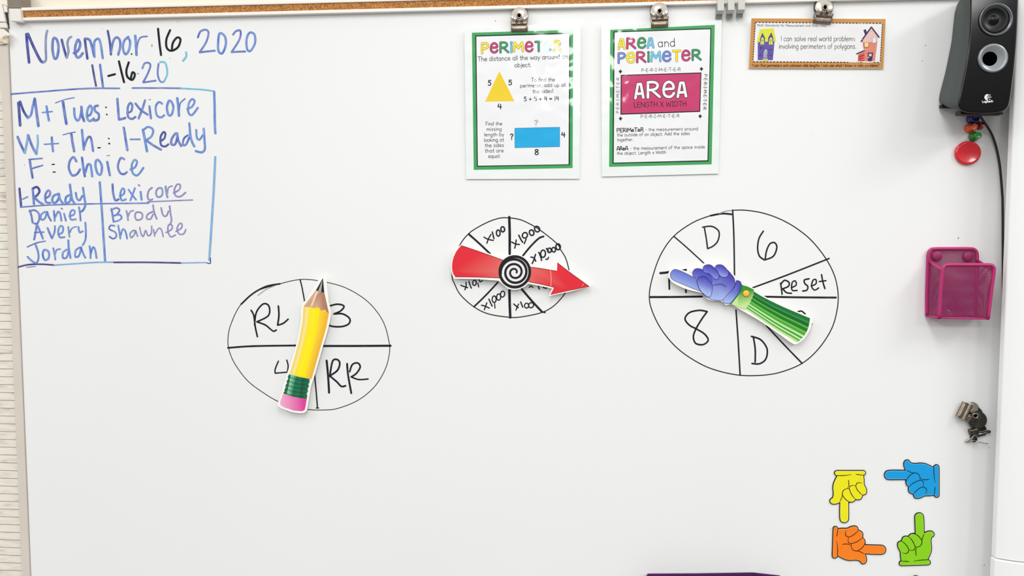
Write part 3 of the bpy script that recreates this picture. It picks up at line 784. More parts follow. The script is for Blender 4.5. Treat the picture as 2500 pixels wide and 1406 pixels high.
blob(q, '470,560 520,520 600,500 660,510 710,560 732,600 730,660 700,720 650,755 590,762 520,745 470,700 440,640', d + .0004, (64, 56, 170), (170, 190, 240))
blob(q, '395,545 410,515 445,508 490,525 530,560 550,600 540,640 500,600 440,585 405,572', d + .0006, (56, 50, 168), (120, 140, 222))
blob(q, '478,515 490,485 535,478 575,510 605,555 600,590 570,590 530,550 490,540', d + .0008, (60, 54, 172), (140, 158, 232))
blob(q, '575,505 590,480 630,480 665,510 682,545 670,572 640,578 610,560 595,530', d + .0010, (66, 60, 180), (150, 166, 236))
blob(q, '430,600 455,572 495,572 530,600 552,640 550,690 530,735 490,715 450,670', d + .0012, (62, 56, 174), (176, 198, 244))
blob(q, '640,770 650,745 690,700 735,640 745,605 775,612 784,640 765,700 720,765 690,785 655,785', d + .0008, (64, 60, 172), (170, 194, 242))
q.stroke(Ez('560,640 620,632 660,650'), 1.2, d + .0016, (50, 44, 150)); q.build('blue_hand', PS, hp)
q = MB(); cf = Ez('788,640 830,650 885,676 880,720 850,790 815,835 760,815 700,788 740,740 775,690')
q.poly(cf, d + .0010, [(40, 150, 40) if y < Ez(0, 720)[1] else (196, 232, 150) for x, y in cf]); q.stroke(Ez('700,788 740,740 775,690 788,640'), 3, d + .0012, (24, 100, 92)); q.build('green_cuff', PS, hp)
q = MB(); c = board_point(*Ez(823, 708), d + .0012); q.lathe([(.0058, 0), (.0056, .0008), (.0044, .0012), (.0001, .0013)], c, n=28, col=(250, 190, 60)); q.lathe([(.0064, -.0002), (.0064, .0004)], c, n=28, col=(206, 110, 20)); q.build('cuff_button', PS, hp)
q = MB(); top = smooth([(882, 690), (960, 737), (1100, 806), (1230, 862), (1333, 905)], n=4); bot = smooth([(815, 828), (950, 918), (1080, 1005), (1180, 1065), (1232, 1098)], n=4)
cols = [(22, 116, 56), (44, 150, 60), (12, 100, 48), (84, 178, 48), (24, 120, 44), (110, 192, 66), (66, 168, 56), (196, 232, 164), (56, 158, 50), (206, 236, 178), (78, 176, 62), (190, 232, 150)]
edges = [0, .13, .19, .31, .38, .50, .57, .66, .74, .81, .87, .94, 1.0]
for i in range(len(top) - 1):
    for k, c_ in enumerate(cols):
        def on(i, f):
            g = i / (len(top) - 1); bulge = 22 * math.sin(math.pi * f) * g ** 4
            return Ez(top[i][0] + (bot[i][0] - top[i][0]) * f + bulge, top[i][1] + (bot[i][1] - top[i][1]) * f + bulge * .6)
        q.poly([on(i, edges[k]), on(i, edges[k + 1]), on(i + 1, edges[k + 1]), on(i + 1, edges[k])], d + .0004, c_)
q.build('striped_sleeve', PS, hp)
pivot(hp, 1800, 738, d - .002)

# ---------------------------------------------------------------- four small pointing hands
Yz = Z(2020, 1135, 9.37)
out = smooth(Yz('207,256 178,234 158,206 155,172 170,138 205,121 260,117 525,117 800,117 845,121 875,142 884,175 877,210 858,232 838,240'), False, 4) + smooth(Yz('839,244 850,330 855,440 893,520 910,600 890,670 815,705 800,750 760,795 690,808 652,802 610,845 550,862'), False, 4) + smooth(Yz('496,864 498,1100 494,1250 450,1312 380,1330 310,1302 276,1220 272,1000 278,874'), False, 4) + smooth(Yz('277,872 200,903 120,905 62,870 48,812 70,768 110,740 126,650 116,530 131,420 168,330 204,262'), False, 4)
det = [Yz(t) for t in ('205,245 380,240 545,220', '655,215 740,225 830,232', '482,348 492,430 485,490 455,540', '290,830 338,720 348,620 390,562 450,545 500,545', '348,690 400,770 480,832 540,848', '500,560 512,500 560,470 640,476', '505,550 540,650 600,740 655,790', '648,485 670,427 720,403 790,416', '648,480 680,560 760,655 805,682')]
T0, C0 = Vector((2061.1, 1276.9)), Vector((2075.3, 1147.6))


def simil(tip, cuff):
    a = C0 - T0; b_ = Vector(cuff) - Vector(tip); k = b_.length / a.length
    th = math.atan2(b_.y, b_.x) - math.atan2(a.y, a.x); cs, sn = math.cos(th) * k, math.sin(th) * k
    return lambda p: (tip[0] + cs * (p[0] - T0.x) - sn * (p[1] - T0.y), tip[1] + sn * (p[0] - T0.x) + cs * (p[1] - T0.y))


inn = inset(out, -2.1); inn2 = inset(out, -3.1)
for name, tip, cuff, c1, c2, lc in (('yellow', T0, C0, (240, 232, 28), (250, 246, 130), (58, 40, 10)), ('blue', (2158.5, 1159.2), (2293.9, 1174), (16, 158, 226), (120, 205, 244), (14, 34, 58)), ('orange', (2163.7, 1342.7), (2032, 1323.8), (252, 130, 26), (255, 178, 104), (70, 30, 14)), ('green', (2244.2, 1250.8), (2234, 1380.8), (140, 212, 22), (190, 236, 110), (24, 40, 10))):
    f = simil(tip, cuff)
    wh = {'yellow': 'pointing down', 'blue': 'pointing left', 'orange': 'pointing right', 'green': 'pointing up'}[name]
    ctr = f((2070, 1200))
    r = empty('hand_magnet', board_point(ctr[0], ctr[1], .001), f'small {name} cartoon hand magnet {wh}', 'magnet', 'cartoon pointing hand magnets')
    q = MB(); q.slab([f(p) for p in out], .0003, .0016, (24, 20, 16)); q.build('magnet_sheet', PS, r)
    q = MB(); q.poly([f(p) for p in inn], .0018, c2); q.poly([f(p) for p in inn2], .0019, c1)
    for s_ in det: q.stroke([f(p) for p in s_], 2.0, .0020, lc, taper=lambda t: .6 + .4 * math.sin(math.pi * min(1, t + .15)))
    q.build('hand_print', PS, r)

# ---------------------------------------------------------------- posters
YEL, PNK, GRN, CYN, PER = (246, 226, 40), (196, 56, 112), (54, 150, 96), (112, 196, 232), (112, 132, 212)
GREEN, BLK = (66, 164, 92), (18, 20, 20)


def poster(name, lam, gout, bout, bin_, dt, db, label):
    ys = [p[1] for p in lam]; y0, y1 = min(ys), max(ys)
    dep = lambda x, y: dt + (db - dt) * (y - y0) / (y1 - y0)
    r = empty(name, board_point(lam[0][0], lam[0][1], dt), label, 'poster', 'laminated math posters')
    q = MB(); q.slab(lam, lambda x, y: dep(x, y) - .0006, dep, (240, 246, 245)); q.build('laminate_margin', M['laminate'], r)
    q = MB(); L = lambda k: (lambda x, y: dep(x, y) + .00013 * k)
    q.poly(gout, L(1), GREEN); q.poly(bout, L(2), BLK); q.poly(bin_, L(3), (240, 241, 244))
    return r, q, L


L1 = Z(1100, 0, 6.391); L2 = Z(1100, 200, 5.623)
r, q, L = poster('math_poster', [(1133.6, 70.4), (1417.6, 54.8), (1414.8, 436.5), (1138, 437.4)], [(1152, 79.8), (1399.6, 72.3), (1397.9, 410.2), (1156.6, 414.7)], [(1160.2, 86.5), (1392.3, 79.5), (1391.1, 402.7), (1164.4, 406.8)], [(1162.9, 89.2), (1389.9, 83), (1388.1, 401), (1166.7, 404.5)], .0075, .0022, 'laminated green bordered poster with a yellow triangle and blue rectangle')
fat(q, L1, [('P', 480, 662, 600, 840, YEL), ('e', 615, 660, 745, 832, PNK), ('R', 765, 648, 915, 830, GRN), ('i', 930, 652, 968, 826, CYN), ('M', 976, 650, 1142, 812, YEL), ('e', 1160, 642, 1292, 815, PNK), ('T', 1310, 637, 1440, 812, GRN), ('e', 1450, 635, 1580, 806, CYN), ('R', 1600, 628, 1735, 806, YEL)], 4.5, L(4), line=1.3, tilt=-4)
TX = (52, 52, 56)
def T(z, s_, a, b_, h, w_, col=TX, dd=None): text(q, s_, z(*a), z(*b_), h / z.k, w_ / z.k * .82, col, dd or L(5))
T(L1, 'The distance all the way around an', (425, 955), (1838, 912), 70, 8.5); T(L1, 'object.', (995, 1048), (1262, 1040), 66, 8.5)
q.poly([L1(762, 1110), L2(875, 263), L2(475, 270)], L(4), (240, 208, 46))
for z, ch, bx in ((L1, '5', (582, 1248, 636, 1335)), (L1, '5', (902, 1243, 960, 1328)), (L2, '4', (645, 296, 704, 376)), (L2, '?', (816, 706, 864, 796)), (L2, '?', (1150, 520, 1198, 610)), (L2, '4', (1520, 682, 1577, 760)), (L2, '8', (1154, 920, 1210, 1004))):
    fat(q, z, [(ch, *bx, BLK if bx[1] != 520 else (110, 110, 110))], 2.1 if bx[1] != 520 else 1.1, L(5), line=.1, edge=BLK if bx[1] != 520 else (110, 110, 110))
T(L1, 'To find the', (1258, 1272), (1632, 1266), 58, 7.5); T(L1, 'perimeter, add up all', (1085, 1362), (1800, 1350), 56, 7.5)
T(L2, 'the sides!', (1128, 152), (1412, 146), 50, 7); T(L2, '5 + 5 + 4 = 14', (1003, 264), (1492, 256), 60, 10.5, BLK)
for i, (s_, a, b_) in enumerate((('Find the', 480, 712), ('missing', 493, 705), ('length by', 460, 738), ('looking at', 457, 736), ('the sides', 470, 735), ('that are', 470, 732), ('equal.', 518, 690))):
    T(L2, s_, (a, 598 + i * 74), (b_, 594 + i * 74), 50, 6.5)
q.poly(L2('879,632 1501,619 1501,891 881,906'), L(4), (30, 110, 160)); q.poly(L2('884,637 1497,624 1497,887 886,901'), L(5), (32, 172, 228))
q.build('printed_sheet', PG, r)

M1 = Z(1440, 0, 6.391); M2 = Z(1440, 200, 5.623)
r, q, L = poster('math_poster', [(1468, 54.8), (1762.3, 49.3), (1754.4, 424), (1469.3, 431.2)], [(1489.8, 72.8), (1745.1, 60.7), (1737.3, 401), (1487.1, 407.2)], [(1497.6, 76.7), (1736.5, 68.8), (1729.5, 393.8), (1495.5, 399.2)], [(1500.7, 79.2), (1734.2, 71.4), (1727.2, 391.2), (1498.3, 397)], .0075, .0022, 'laminated green bordered poster with a pink rectangle in the middle')
fat(q, M1, [('\u0394', 438, 602, 555, 774, YEL), ('R', 570, 584, 724, 768, PNK), ('e', 740, 580, 880, 760, GRN), ('\u0394', 890, 586, 1005, 756, CYN), ('P', 435, 815, 560, 992, PER), ('e', 570, 808, 710, 986, YEL), ('R', 725, 800, 882, 982, PNK), ('i', 896, 806, 935, 976, GRN), ('M', 945, 796, 1115, 968, CYN), ('e', 1130, 790, 1272, 966, PER), ('T', 1285, 780, 1425, 964, YEL), ('e', 1430, 775, 1570, 956, PNK), ('R', 1590, 766, 1745, 948, GRN)], 4.6, L(4), line=1.3, tilt=-5)
T(M1, 'and', (1060, 734), (1345, 722), 128, 12, (40, 40, 44))
T(M1, 'P-E-R-I-M-E-T-E-R', (803, 1122), (1422, 1104), 52, 6.5); T(M2, 'P-E-R-I-M-E-T-E-R', (695, 497), (1234, 484), 44, 5.5)
T(M2, 'P-E-R-I-M-E-T-E-R', (402, 430), (408, -62), 42, 5.5); text(q, 'P-E-R-I-M-E-T-E-R', (1719.2, 180.6), (1716.6, 268), 7.6, 1.0, TX, L(5))
for z, x, y in ((M1, 477, 1115), (M1, 1742, 1075), (M2, 422, 502), (M2, 1515, 470)):
    k = z.k / 5.623
    q.stroke([z(x - 22 * k, y), z(x + 22 * k, y)], 3.0, L(5), BLK, cap=False); q.stroke([z(x, y - 24 * k), z(x, y + 24 * k)], 3.0, L(5), BLK, cap=False)
q.poly([(1515.4, 182.8), (1712.6, 176.8), (1709.4, 273), (1514.7, 280)], L(4), BLK)
q.poly([(1518, 185), (1710.4, 179.3), (1707.2, 270.6), (1517.1, 277.4)], L(5), (200, 62, 112))
fat(q, M2, [('\u0394', 608, 12, 752, 236, (244, 243, 244)), ('R', 780, -16, 976, 226, (244, 243, 244)), ('e', 994, -18, 1172, 222, (244, 243, 244)), ('\u0394', 1190, -6, 1338, 218, (244, 243, 244))], 6.4, L(6), line=2.6, edge=(26, 14, 22), tilt=-8)
T(M2, 'LENGTH X WIDTH', (603, 350), (1328, 330), 68, 8.5, (40, 14, 30), L(6))
T(M2, 'PERiMeTeR', (368, 690), (742, 677), 52, 11, BLK); T(M2, '- the measurement around', (762, 674), (1490, 662), 44, 5.6)
T(M2, 'the outside of an object. Add the sides', (372, 748), (1376, 726), 44, 5.6); T(M2, 'together.', (372, 814), (600, 808), 44, 5.6)
T(M2, '\u0394Re\u0394', (368, 938), (528, 933), 50, 11, BLK); T(M2, '- the measurement of the space inside', (555, 932), (1582, 910), 44, 5.6); T(M2, 'the object. Length x Width', (372, 1000), (1052, 984), 44, 5.6)
q.build('printed_sheet', PG, r)

# ---------------------------------------------------------------- learning goal banner
Kz = Z(1740, 0, 5.0)
r = empty('goal_banner', board_point(1997, 50, .006), 'wide orange bordered paper strip with two little printed houses', 'sign')
dep = lambda x, y: .0075 - .005 * (y - 44) / 124
L = lambda k: (lambda x, y: dep(x, y) + .00013 * k)
q = MB(); q.slab(Kz('470,219 2113,227 2084,840 437,834'), lambda x, y: dep(x, y) - .0006, dep, (250, 240, 222)); q.build('paper_backing', M['laminate'], r)
q = MB(); q.poly(Kz('473,224 2111,232 2082,837 440,831'), L(1), (206, 148, 82)); q.poly(Kz('520,272 2072,285 2045,762 492,752'), L(2), (240, 240, 242))
def dash(a, b_, n):
    for i in range(n):
        f0, f1 = i / n, (i + .62) / n
        q.stroke([Kz(a[0] + (b_[0] - a[0]) * f0, a[1] + (b_[1] - a[1]) * f0), Kz(a[0] + (b_[0] - a[0]) * f1, a[1] + (b_[1] - a[1]) * f1)], 2.0, L(4), (52, 28, 16), cap=False)
dash((520, 272), (2072, 285), 38); dash((492, 753), (2045, 762), 38); dash((520, 280), (492, 745), 15); dash((2072, 290), (2045, 757), 15)
T(Kz, 'Math Standards for Measurement and Data Time', (540, 320), (1385, 325), 27, 4, (128, 126, 130)); T(Kz, 'l can solve real world problems', (832, 500), (1742, 500), 62, 5.6, (84, 84, 88)); T(Kz, 'involving perimeters of polygons.', (806, 593), (1755, 593), 62, 5.6, (84, 84, 88))
T(Kz, '"l can find perimeters and unknown side lengths. l can use what l know to solve problems."', (476, 813), (2040, 813), 33, 5.6, (92, 34, 12))
h1 = Z(1840, 40, 11.714); h2 = Z(2080, 50, 11.71)
def P(z, s_, k, c): q.poly(z(s_), L(k), c)
P(h1, '118,742 598,712 548,1252 116,1252', 3, (104, 88, 172)); P(h1, '182,372 570,336 642,702 88,740', 4, (222, 228, 62))
P(h1, '250,465 328,612 310,800 182,800 178,640', 5, (88, 74, 138)); P(h1, '505,455 562,612 552,800 428,800 412,612', 5, (88, 74, 138))
P(h1, '215,620 250,598 285,615 298,805 188,805', 6, (224, 230, 112)); P(h1, '458,622 492,600 528,612 548,805 430,805', 6, (224, 230, 112))
for a_ in ('240,610 242,795', '490,612 490,795', '200,690 292,690', '445,690 540,688'): q.stroke(h1(a_), .8, L(7), (120, 124, 60))
P(h1, '262,1215 266,1010 305,930 350,915 400,945 412,1050 398,1215', 5, (60, 54, 128)); P(h1, '272,1212 278,1022 312,945 350,930 392,958 400,1058 386,1212', 6, (172, 166, 210))
P(h1, '306,1032 322,965 368,965 376,1032', 7, (170, 206, 170)); q.stroke(h1('300,1180 360,1180'), .9, L(7), (70, 60, 110)); q.stroke(h1('375,1108'.replace('375,1108', '374,1104 377,1112')), 1.6, L(7), (60, 50, 110)); P(h1, '238,1262 252,1222 410,1216 410,1262', 7, (214, 222, 70))
for a_ in ('180,880 260,890', '205,905 205,940', '140,1120 225,1120', '195,1050 195,1110', '440,945 540,940', '460,1110 510,1115'): q.stroke(h1(a_), 1.6, L(6), (76, 62, 148))
P(h2, '300,580 555,205 742,465 715,700 655,1162 165,1162 178,975 380,868 325,800', 3, (226, 138, 122)); P(h2, '310,560 555,215 740,470 728,600 330,640', 4, (236, 196, 192))  # pale upper polygon is glare painted into the house colour
P(h2, '328,272 396,248 432,345 372,405', 4, (56, 50, 104)); q.stroke(h2('268,598 300,540 555,188'), 3.4, L(5), (52, 48, 96), sharp=True); q.stroke(h2('555,188 772,475'), 3.4, L(5), (52, 48, 96))
P(h2, '555,250 600,302 510,306', 6, (244, 214, 120)); P(h2, '340,632 480,622 476,770 352,775', 5, (160, 92, 60)); P(h2, '356,640 470,632 466,755 364,760', 6, (250, 220, 140)); P(h2, '575,490 690,490 690,640 580,652', 5, (176, 176, 190)); P(h2, '590,496 680,496 680,632 594,640', 6, (232, 240, 240))
q.stroke(h2('135,955 375,850'), 3.2, L(5), (52, 40, 92)); P(h2, '190,990 355,930 355,1152 182,1152', 5, (196, 44, 42))
for y in (1010, 1065, 1120): q.stroke(h2(f'195,{y} 350,{y-40+ (y-1010)*.25}'), .9, L(6), (240, 120, 100))
P(h2, '450,916 608,916 570,1162 452,1162', 5, (64, 40, 108)); P(h2, '482,950 568,950 558,1024 482,1024', 6, (236, 206, 130)); q.stroke(h2('470,1055 474,1062'), 2.2, L(6), (240, 230, 235))
q.build('printed_sheet', PG, r)

# ---------------------------------------------------------------- bulldog clips
def sheet_profile(pts, t):
    """thin bent plate: profile (y,z) offset by thickness t"""
    up = []
    for i, p_ in enumerate(pts):
        a_ = pts[max(0, i - 1)]; b_ = pts[min(len(pts) - 1, i + 1)]; dx, dy = b_[0] - a_[0], b_[1] - a_[1]; k = math.hypot(dx, dy)
        up.append((p_[0] - dy / k * t, p_[1] + dx / k * t))
    return pts + up[::-1]


def make_clip(px, py, label):
    c = board_point(px, py, 0); mm = .001
    r = empty('bulldog_clip', (c.x, 0, c.z), label, 'clip', 'magnetic bulldog clips')
    X = Matrix.Translation((c.x, 0, c.z)) @ Matrix.Scale(mm, 4)
    fp = smooth([(-9.2, -9.2), (-11.6, -7.2), (-12.4, -3.5), (-12.6, .5)], n=3) + smooth([(-14.6, 2.0), (-15.4, 4.2), (-14.4, 6.2)], n=3) + [(-13.2, 8.6)]
    q = MB(X); q.prism(sheet_profile(fp, -1.0), 'x', -15.4, 15.4)
    for sgn in (-1, 1): q.prism(sheet_profile([(-12.2, -2.5), (-11.2, 3.0), (-12.8, 8.5)], 5.5), 'x', sgn * 15.4 - (.8 if sgn > 0 else 0), sgn * 15.4 + (0 if sgn > 0 else .8))
    q.prism(sheet_profile([(-11.9, -7.0), (-13.0, -5.6), (-13.1, -4.0), (-12.6, -2.6)], 1.0), 'x', -11.5, 11.5)
    q.build('front_jaw', M['jaw_metal'], r, bevel=.0003)
    q = MB(X); q.prism(sheet_profile([(-6.6, -9.0), (-6.4, -2), (-5.6, 8.2)], 1.0), 'x', -15.2, 15.2); q.build('back_jaw', M['jaw_metal'], r)
    q = MB(X); ax = Vector((0, -1, .16)); q.lathe([(15.6, -.6), (16.1, 0), (15.8, .7), (14.2, 1.5), (11, 2.9), (7, 3.9), (3, 4.3), (.01, 4.4), (.01, 3.4), (8, 2.8), (14.5, .2)], (0, -10.6, 19.2), ax, n=48, capends=False); q.build('front_handle', M['chrome'], r)
    q = MB(X); q.lathe([(.01, .2), (15.4, .2), (16, .8), (16, 3.6), (15.2, 5.6), (.01, 5.6)], (0, 0, 21.6), n=40, capends=False); q.build('magnet_back', M['dark_metal'], r)
    q = MB(X)
    q.tube([(4.0 * math.cos(t * math.pi / 12), -15.6 + .05 * math.sin(t * math.pi / 12), 17.6 + 4.4 * math.sin(t * math.pi / 12)) for t in range(24)], 1.55, n=8, closed=True)
    for sx_ in (-1, 1):
        q.tube([(sx_ * 3.9, -15.6, 17), (sx_ * 4.8, -16.4, 12), (sx_ * 6.0, -16.2, 5.5)], 1.1, n=8)
        q.tube([(sx_ * 1.6, -15.6, 13.6), (sx_ * 2.2, -16.2, 10), (sx_ * 3.2, -16.2, 5.5)], .8, n=8)
    sp_ = q.build('spring_tongue', M['jaw_metal'], r)
    q = MB(X); q.lathe([(.01, .4), (3.2, .4), (3.2, -.5), (.01, -.5)], (0, -15.3, 17.6), n=24, capends=False); q.build('rivet_hole', M['speaker_hole'], sp_)
    return r


def kids(o): return [c for c in bpy.data.objects if c.parent == o]
def copy_tree(o, par=None):
    c = o.copy(); C.objects.link(c); c.parent = par
    for ch in kids(o): copy_tree(ch, c)
    return c


clip0 = make_clip(1269, 68, 'silver bulldog clip holding the triangle and rectangle poster')
def clone_clip(px, py, ang, label):
    o = copy_tree(clip0); c = board_point(px, py, 0); o.location = (c.x, 0, c.z); o.rotation_euler = (0, math.radians(ang), 0); o['label'] = label
    return o
clone_clip(1608.5, 57.5, -1.5, 'silver bulldog clip holding the pink rectangle poster')
clone_clip(2004, 49, 6, 'silver bulldog clip holding the orange bordered strip')
# loose clip, jaw to the left
cz = Z(2320, 970, 20.08)
o = clone_clip(*cz(560, 610), 113, 'loose silver bulldog clip stuck on the board below the pink mesh basket')
for ch in kids(o):
    if ch.name.startswith('front_handle'): ch.location = ch.location + Matrix.Rotation(math.radians(-113), 3, 'Y') @ Vector((-.0035, .0062, .0075))
Jz = Z(2300, 960, 8.79)
# second loose clip: only its round magnet handle shows under the first
r = empty('bulldog_clip', board_point(*Jz(720, 560), .004), 'dark round bulldog clip overlapped by the loose silver clip', 'clip', 'magnetic bulldog clips')
c = board_point(*Jz(712, 555), .0); q = MB(); q.lathe([(.0001, .0062), (.0160, .0062), (.0166, .0075), (.0160, .0092), (.0140, .0108), (.009, .0122), (.0001, .0126)], (c.x, 0, c.z), n=44, capends=False); hd = q.build('round_handle', M['dark_metal'], r)
q = MB(); c2 = board_point(*Jz(745, 600), .0128); q.lathe([(.0024, 0), (.0029, .0008), (.0034, 0)], c2, n=20, capends=False); q.build('rivet_ring', M['black_metal'], hd)
q = MB(); q.slab(Jz('520,520 560,440 650,480 620,560 560,640'), .0115, .0142, (0, 0, 0)); q.build('folded_tab', M['jaw_metal'], r, bevel=.0006)

# small black clip: rolled jaw and lever
kz = Z(2340, 1025, 20.09)
def tube_px(mb, z, pts, r_, n=12, m=0):
    P3 = [board_point(*z(x, y), d_) for x, y, d_ in pts]
    mb.tube(P3, r_, n=n, m=m)
r = empty('binder_clip', board_point(*kz(900, 560), .004), 'small black rolled metal clip just under the loose bulldog clips', 'clip')
q = MB(); tube_px(q, kz, [(520, 560, .006), (620, 545, .006), (880, 480, .0065), (960, 440, .007)], .0044); tube_px(q, kz, [(560, 690, .005), (700, 660, .005), (960, 590, .005)], .0034); q.build('rolled_jaw', M['dark_metal'], r)
q = MB(); q.slab(kz('930,560 960,330 1010,270 1180,205 1270,225 1300,300 1370,380 1400,500 1150,560'), .0012, .0085, (0, 0, 0)); q.build('lever', M['black_metal'], r, bevel=.0012)
r = empty('binder_clip', board_point(*kz(1100, 720), .004), 'long narrow steel clip lying between the black clip and the open ring clip', 'clip')
q = MB(); q.slab(kz('700,740 900,690 1380,560 1430,520 1600,520 1610,600 1560,660 1420,670 1340,730 1000,840 880,830'), .0008, .005, (0, 0, 0)); bd = q.build('clip_body', M['dark_metal'], r, bevel=.0012)
q = MB(); tube_px(q, kz, [(950, 700, .0066), (1150, 660, .0066), (1400, 600, .0062)], .0011); tube_px(q, kz, [(960, 850, .003), (1150, 800, .003), (1340, 745, .003)], .0007); q.build('wire_handle', M['chrome'], r)
r = empty('binder_clip', board_point(*kz(780, 980), .004), 'open ring shaped clip with a thin wire arm, lowest in the clip cluster', 'clip')
q = MB(); ring = [board_point(*kz(790 + 135 * math.cos(t * math.pi / 16), 940 + 170 * math.sin(t * math.pi / 16)), .010) for t in range(32)]; q.tube(ring, .0006, n=8, closed=True)
q.tube([board_point(*kz(960 + (1440 - 960) * t, 1080 + 90 * t), .009 - .006 * t) for t in (0, .3, .6, 1)], .0008, n=8); q.build('wire_arm', M['chrome'], r)
q = MB(); q.slab([kz(785 + 130 * math.cos(t * math.pi / 16), 945 + 160 * math.sin(t * math.pi / 16)) for t in range(32)], .0008, .0085, (0, 0, 0)); q.build('jaw_roll', M['black_metal'], r)
q = MB(); q.slab(smooth(kz('350,1080 400,1000 500,960 580,985 590,1070 540,1110 420,1110'), True, 3), .0008, .006, (0, 0, 0)); q.build('round_magnet', M['chrome'], r, bevel=.001)
q = MB(); tube_px(q, kz, [(545, 920, .0094), (700, 890, .0094), (830, 860, .0094)], .0007); tube_px(q, kz, [(560, 985, .0094), (720, 1000, .0094), (860, 1015, .0094)], .0007); q.build('spring_wire', M['chrome'], r)

# ---------------------------------------------------------------- map rail hooks
hz = Z(1740, 0, 23.43)
def make_hook(x0p, x1p, ylow, yend, label):
    r = empty('map_hook', board_point((x0p + x1p) / 2, 8, .018), label, 'hook', 'map hooks on the rail')
    c0 = board_point(x0p, ylow, .021); c1 = board_point(x1p, ylow, .021)
    zt = zD + .004
    prof = [(-RD - .0006, zt), (-.0212, zt), (-.0212, c0.z), (-.0135, c0.z - .0045), (-.0118, c0.z - .003)]
    q = MB(); q.prism(sheet_profile(prof, .0012), 'x', c0.x, c1.x); pl = q.build('front_plate', M['hook_grey'], r)
    ce = board_point(x0p, yend, .006)
    q = MB(); q.prism(sheet_profile([(-.0104, zA - .0006), (-.0104, c0.z - .002), (-.0068, ce.z), (-.0045, ce.z)], .0011), 'x', c0.x - .0008, c1.x - .0008); q.build('spring_plate', M['hook_dark'], r)
    return r
make_hook(1751.5, 1767.5, 25.5, 46, 'grey metal map hook nearest the pink rectangle poster')
make_hook(1777, 1793, 24.5, 45, 'grey metal map hook in the middle of the three on the rail')
make_hook(1802, 1818.5, 23.5, 43.5, 'grey metal map hook nearest the orange bordered strip')

# ---------------------------------------------------------------- column casing on the right
DG = .040
XC = board_point(2455, 480, DG).x
prof = [(XC, -DG), (XC, -DG - .013)]
R_ = .12
for i in range(9):
    an = math.radians(30 * (1 - i / 8)); prof.append((XC + .002 + R_ * (math.sin(math.radians(30)) - math.sin(an)), -DG - .0145 - R_ * (math.cos(an) - math.cos(math.radians(30)))))
yf = prof[-1][1]; prof += [(XC + .20, yf), (XC + .20, -.001), (XC + .075, -.001), (XC + .060, -DG + .004)]
zs = board_point(2440, 1367, DG + .02).z
cc = empty('column_casing', (XC + .1, 0, .9), 'tall smooth white rounded casing beside the right end of the whiteboard', 'casing')
for nm, a_, b_, g in (('upper_shell', zs + .0008, 2.6, 0), ('lower_shell', .60, zs - .0008, .0022)):
    pf = [(x - (g if x < XC + .1 else 0), y - g * (y < -.03)) for x, y in prof]
    q = MB(); q.prism(pf[::-1], 'z', a_, b_); q.build(nm, M['column_white'], cc, bevel=.0015, seg=2)

# ---------------------------------------------------------------- speaker
G = Z(2250, 0, 5.02)
SD = .088
spk = empty('speaker', board_point(2390, 150, .04), 'glossy black desktop speaker mounted at the top right of the whiteboard', 'speaker')
front = G('592,-90 640,-190 800,-215 1050,-210 1150,-170 1185,-60 1183,100 1175,350 1155,650 1130,900 1105,1100 1080,1260 1055,1320 1000,1365 900,1388 760,1395 600,1388 500,1365 450,1325 440,1260 465,1120 510,900 545,700 570,500 586,250')
back = G('490,-90 500,-190 700,-215 900,-210 1000,-170 1040,-60 1045,100 1035,350 1015,650 990,900 960,1100 930,1240 905,1290 850,1310 760,1318 620,1318 480,1316 330,1314 270,1305 235,1285 202,1230 240,1050 300,830 350,560 390,300')
bk0 = smooth(back, True, 3); fr0 = smooth(front, True, 3)
# body: the loft from the board to the front baffle
q = MB(); rings = []
lf = [p for p in fr0]; n = len(lf)
bk = [G(*t) for t in ()]
back_pts = G('470,-90 500,-190 700,-215 900,-210 1000,-170 1040,-60 1045,100 1035,350 1015,650 990,900 960,1100 930,1235 905,1270 850,1290 760,1298 600,1298 400,1300 270,1295 225,1270 202,1230 228,1100 280,900 322,700 360,500 388,250')
back_pts[:8] = G('410,110 470,28 700,8 900,8 1000,24 1036,90 1044,200 1035,350')
bk = smooth(back_pts, True, 3)
for f in (0, .08, .5, 1.0):
    ring = []
    for (fx, fy), (bx, by) in zip(lf, bk):
        a_ = board_point(bx, by, .002); b_ = board_point(fx, fy, SD - .012)
        k = min(1, f * 1.0)
        p_ = a_.lerp(b_, k)
        if f == 0:
            cx = board_point(2365, 130, .002); p_ = p_.lerp(Vector((cx.x, p_.y, cx.z)), .03)
        ring.append(q.vert(p_))
    rings.append(ring)
for a_, b_ in zip(rings, rings[1:]):
    for i in range(n):
        j = (i + 1) % n
        q.face([a_[i], a_[j], b_[j], b_[i]], m=0, smooth=True)
q.face(rings[0][::-1]); q.face(rings[-1]); q.build('cabinet', M['speaker_side'], spk)
# baffle: rounded glossy front
q = MB(); rings = []
for ins, dd in ((0.6, SD - .0115), (0, SD - .008), (.8, SD - .003), (3.0, SD - .0006), (6, SD)):
    rings.append([q.vert(board_point(x, y, dd)) for x, y in inset(fr0, -ins)])
for a_, b_ in zip(rings, rings[1:]):
    for i in range(n):
        j = (i + 1) % n
        q.face([a_[i], a_[j], b_[j], b_[i]], smooth=True)
q.face(rings[0][::-1]); q.face(rings[-1], smooth=False)
baf = q.build('front_baffle', M['speaker_gloss'], spk)
def sp3(x, y, dd=SD): return board_point(*G(x, y), dd)
pxm = (sp3(1000, 200) - sp3(900, 200)).x / 100
c = sp3(905, 243)
q = MB(); q.lathe([(205 * pxm, 0), (208 * pxm, .002), (200 * pxm, .0035), (186 * pxm, .003), (170 * pxm, .0012)], c, n=56, capends=False); dr = q.build('driver_ring', M['speaker_ring'], spk)
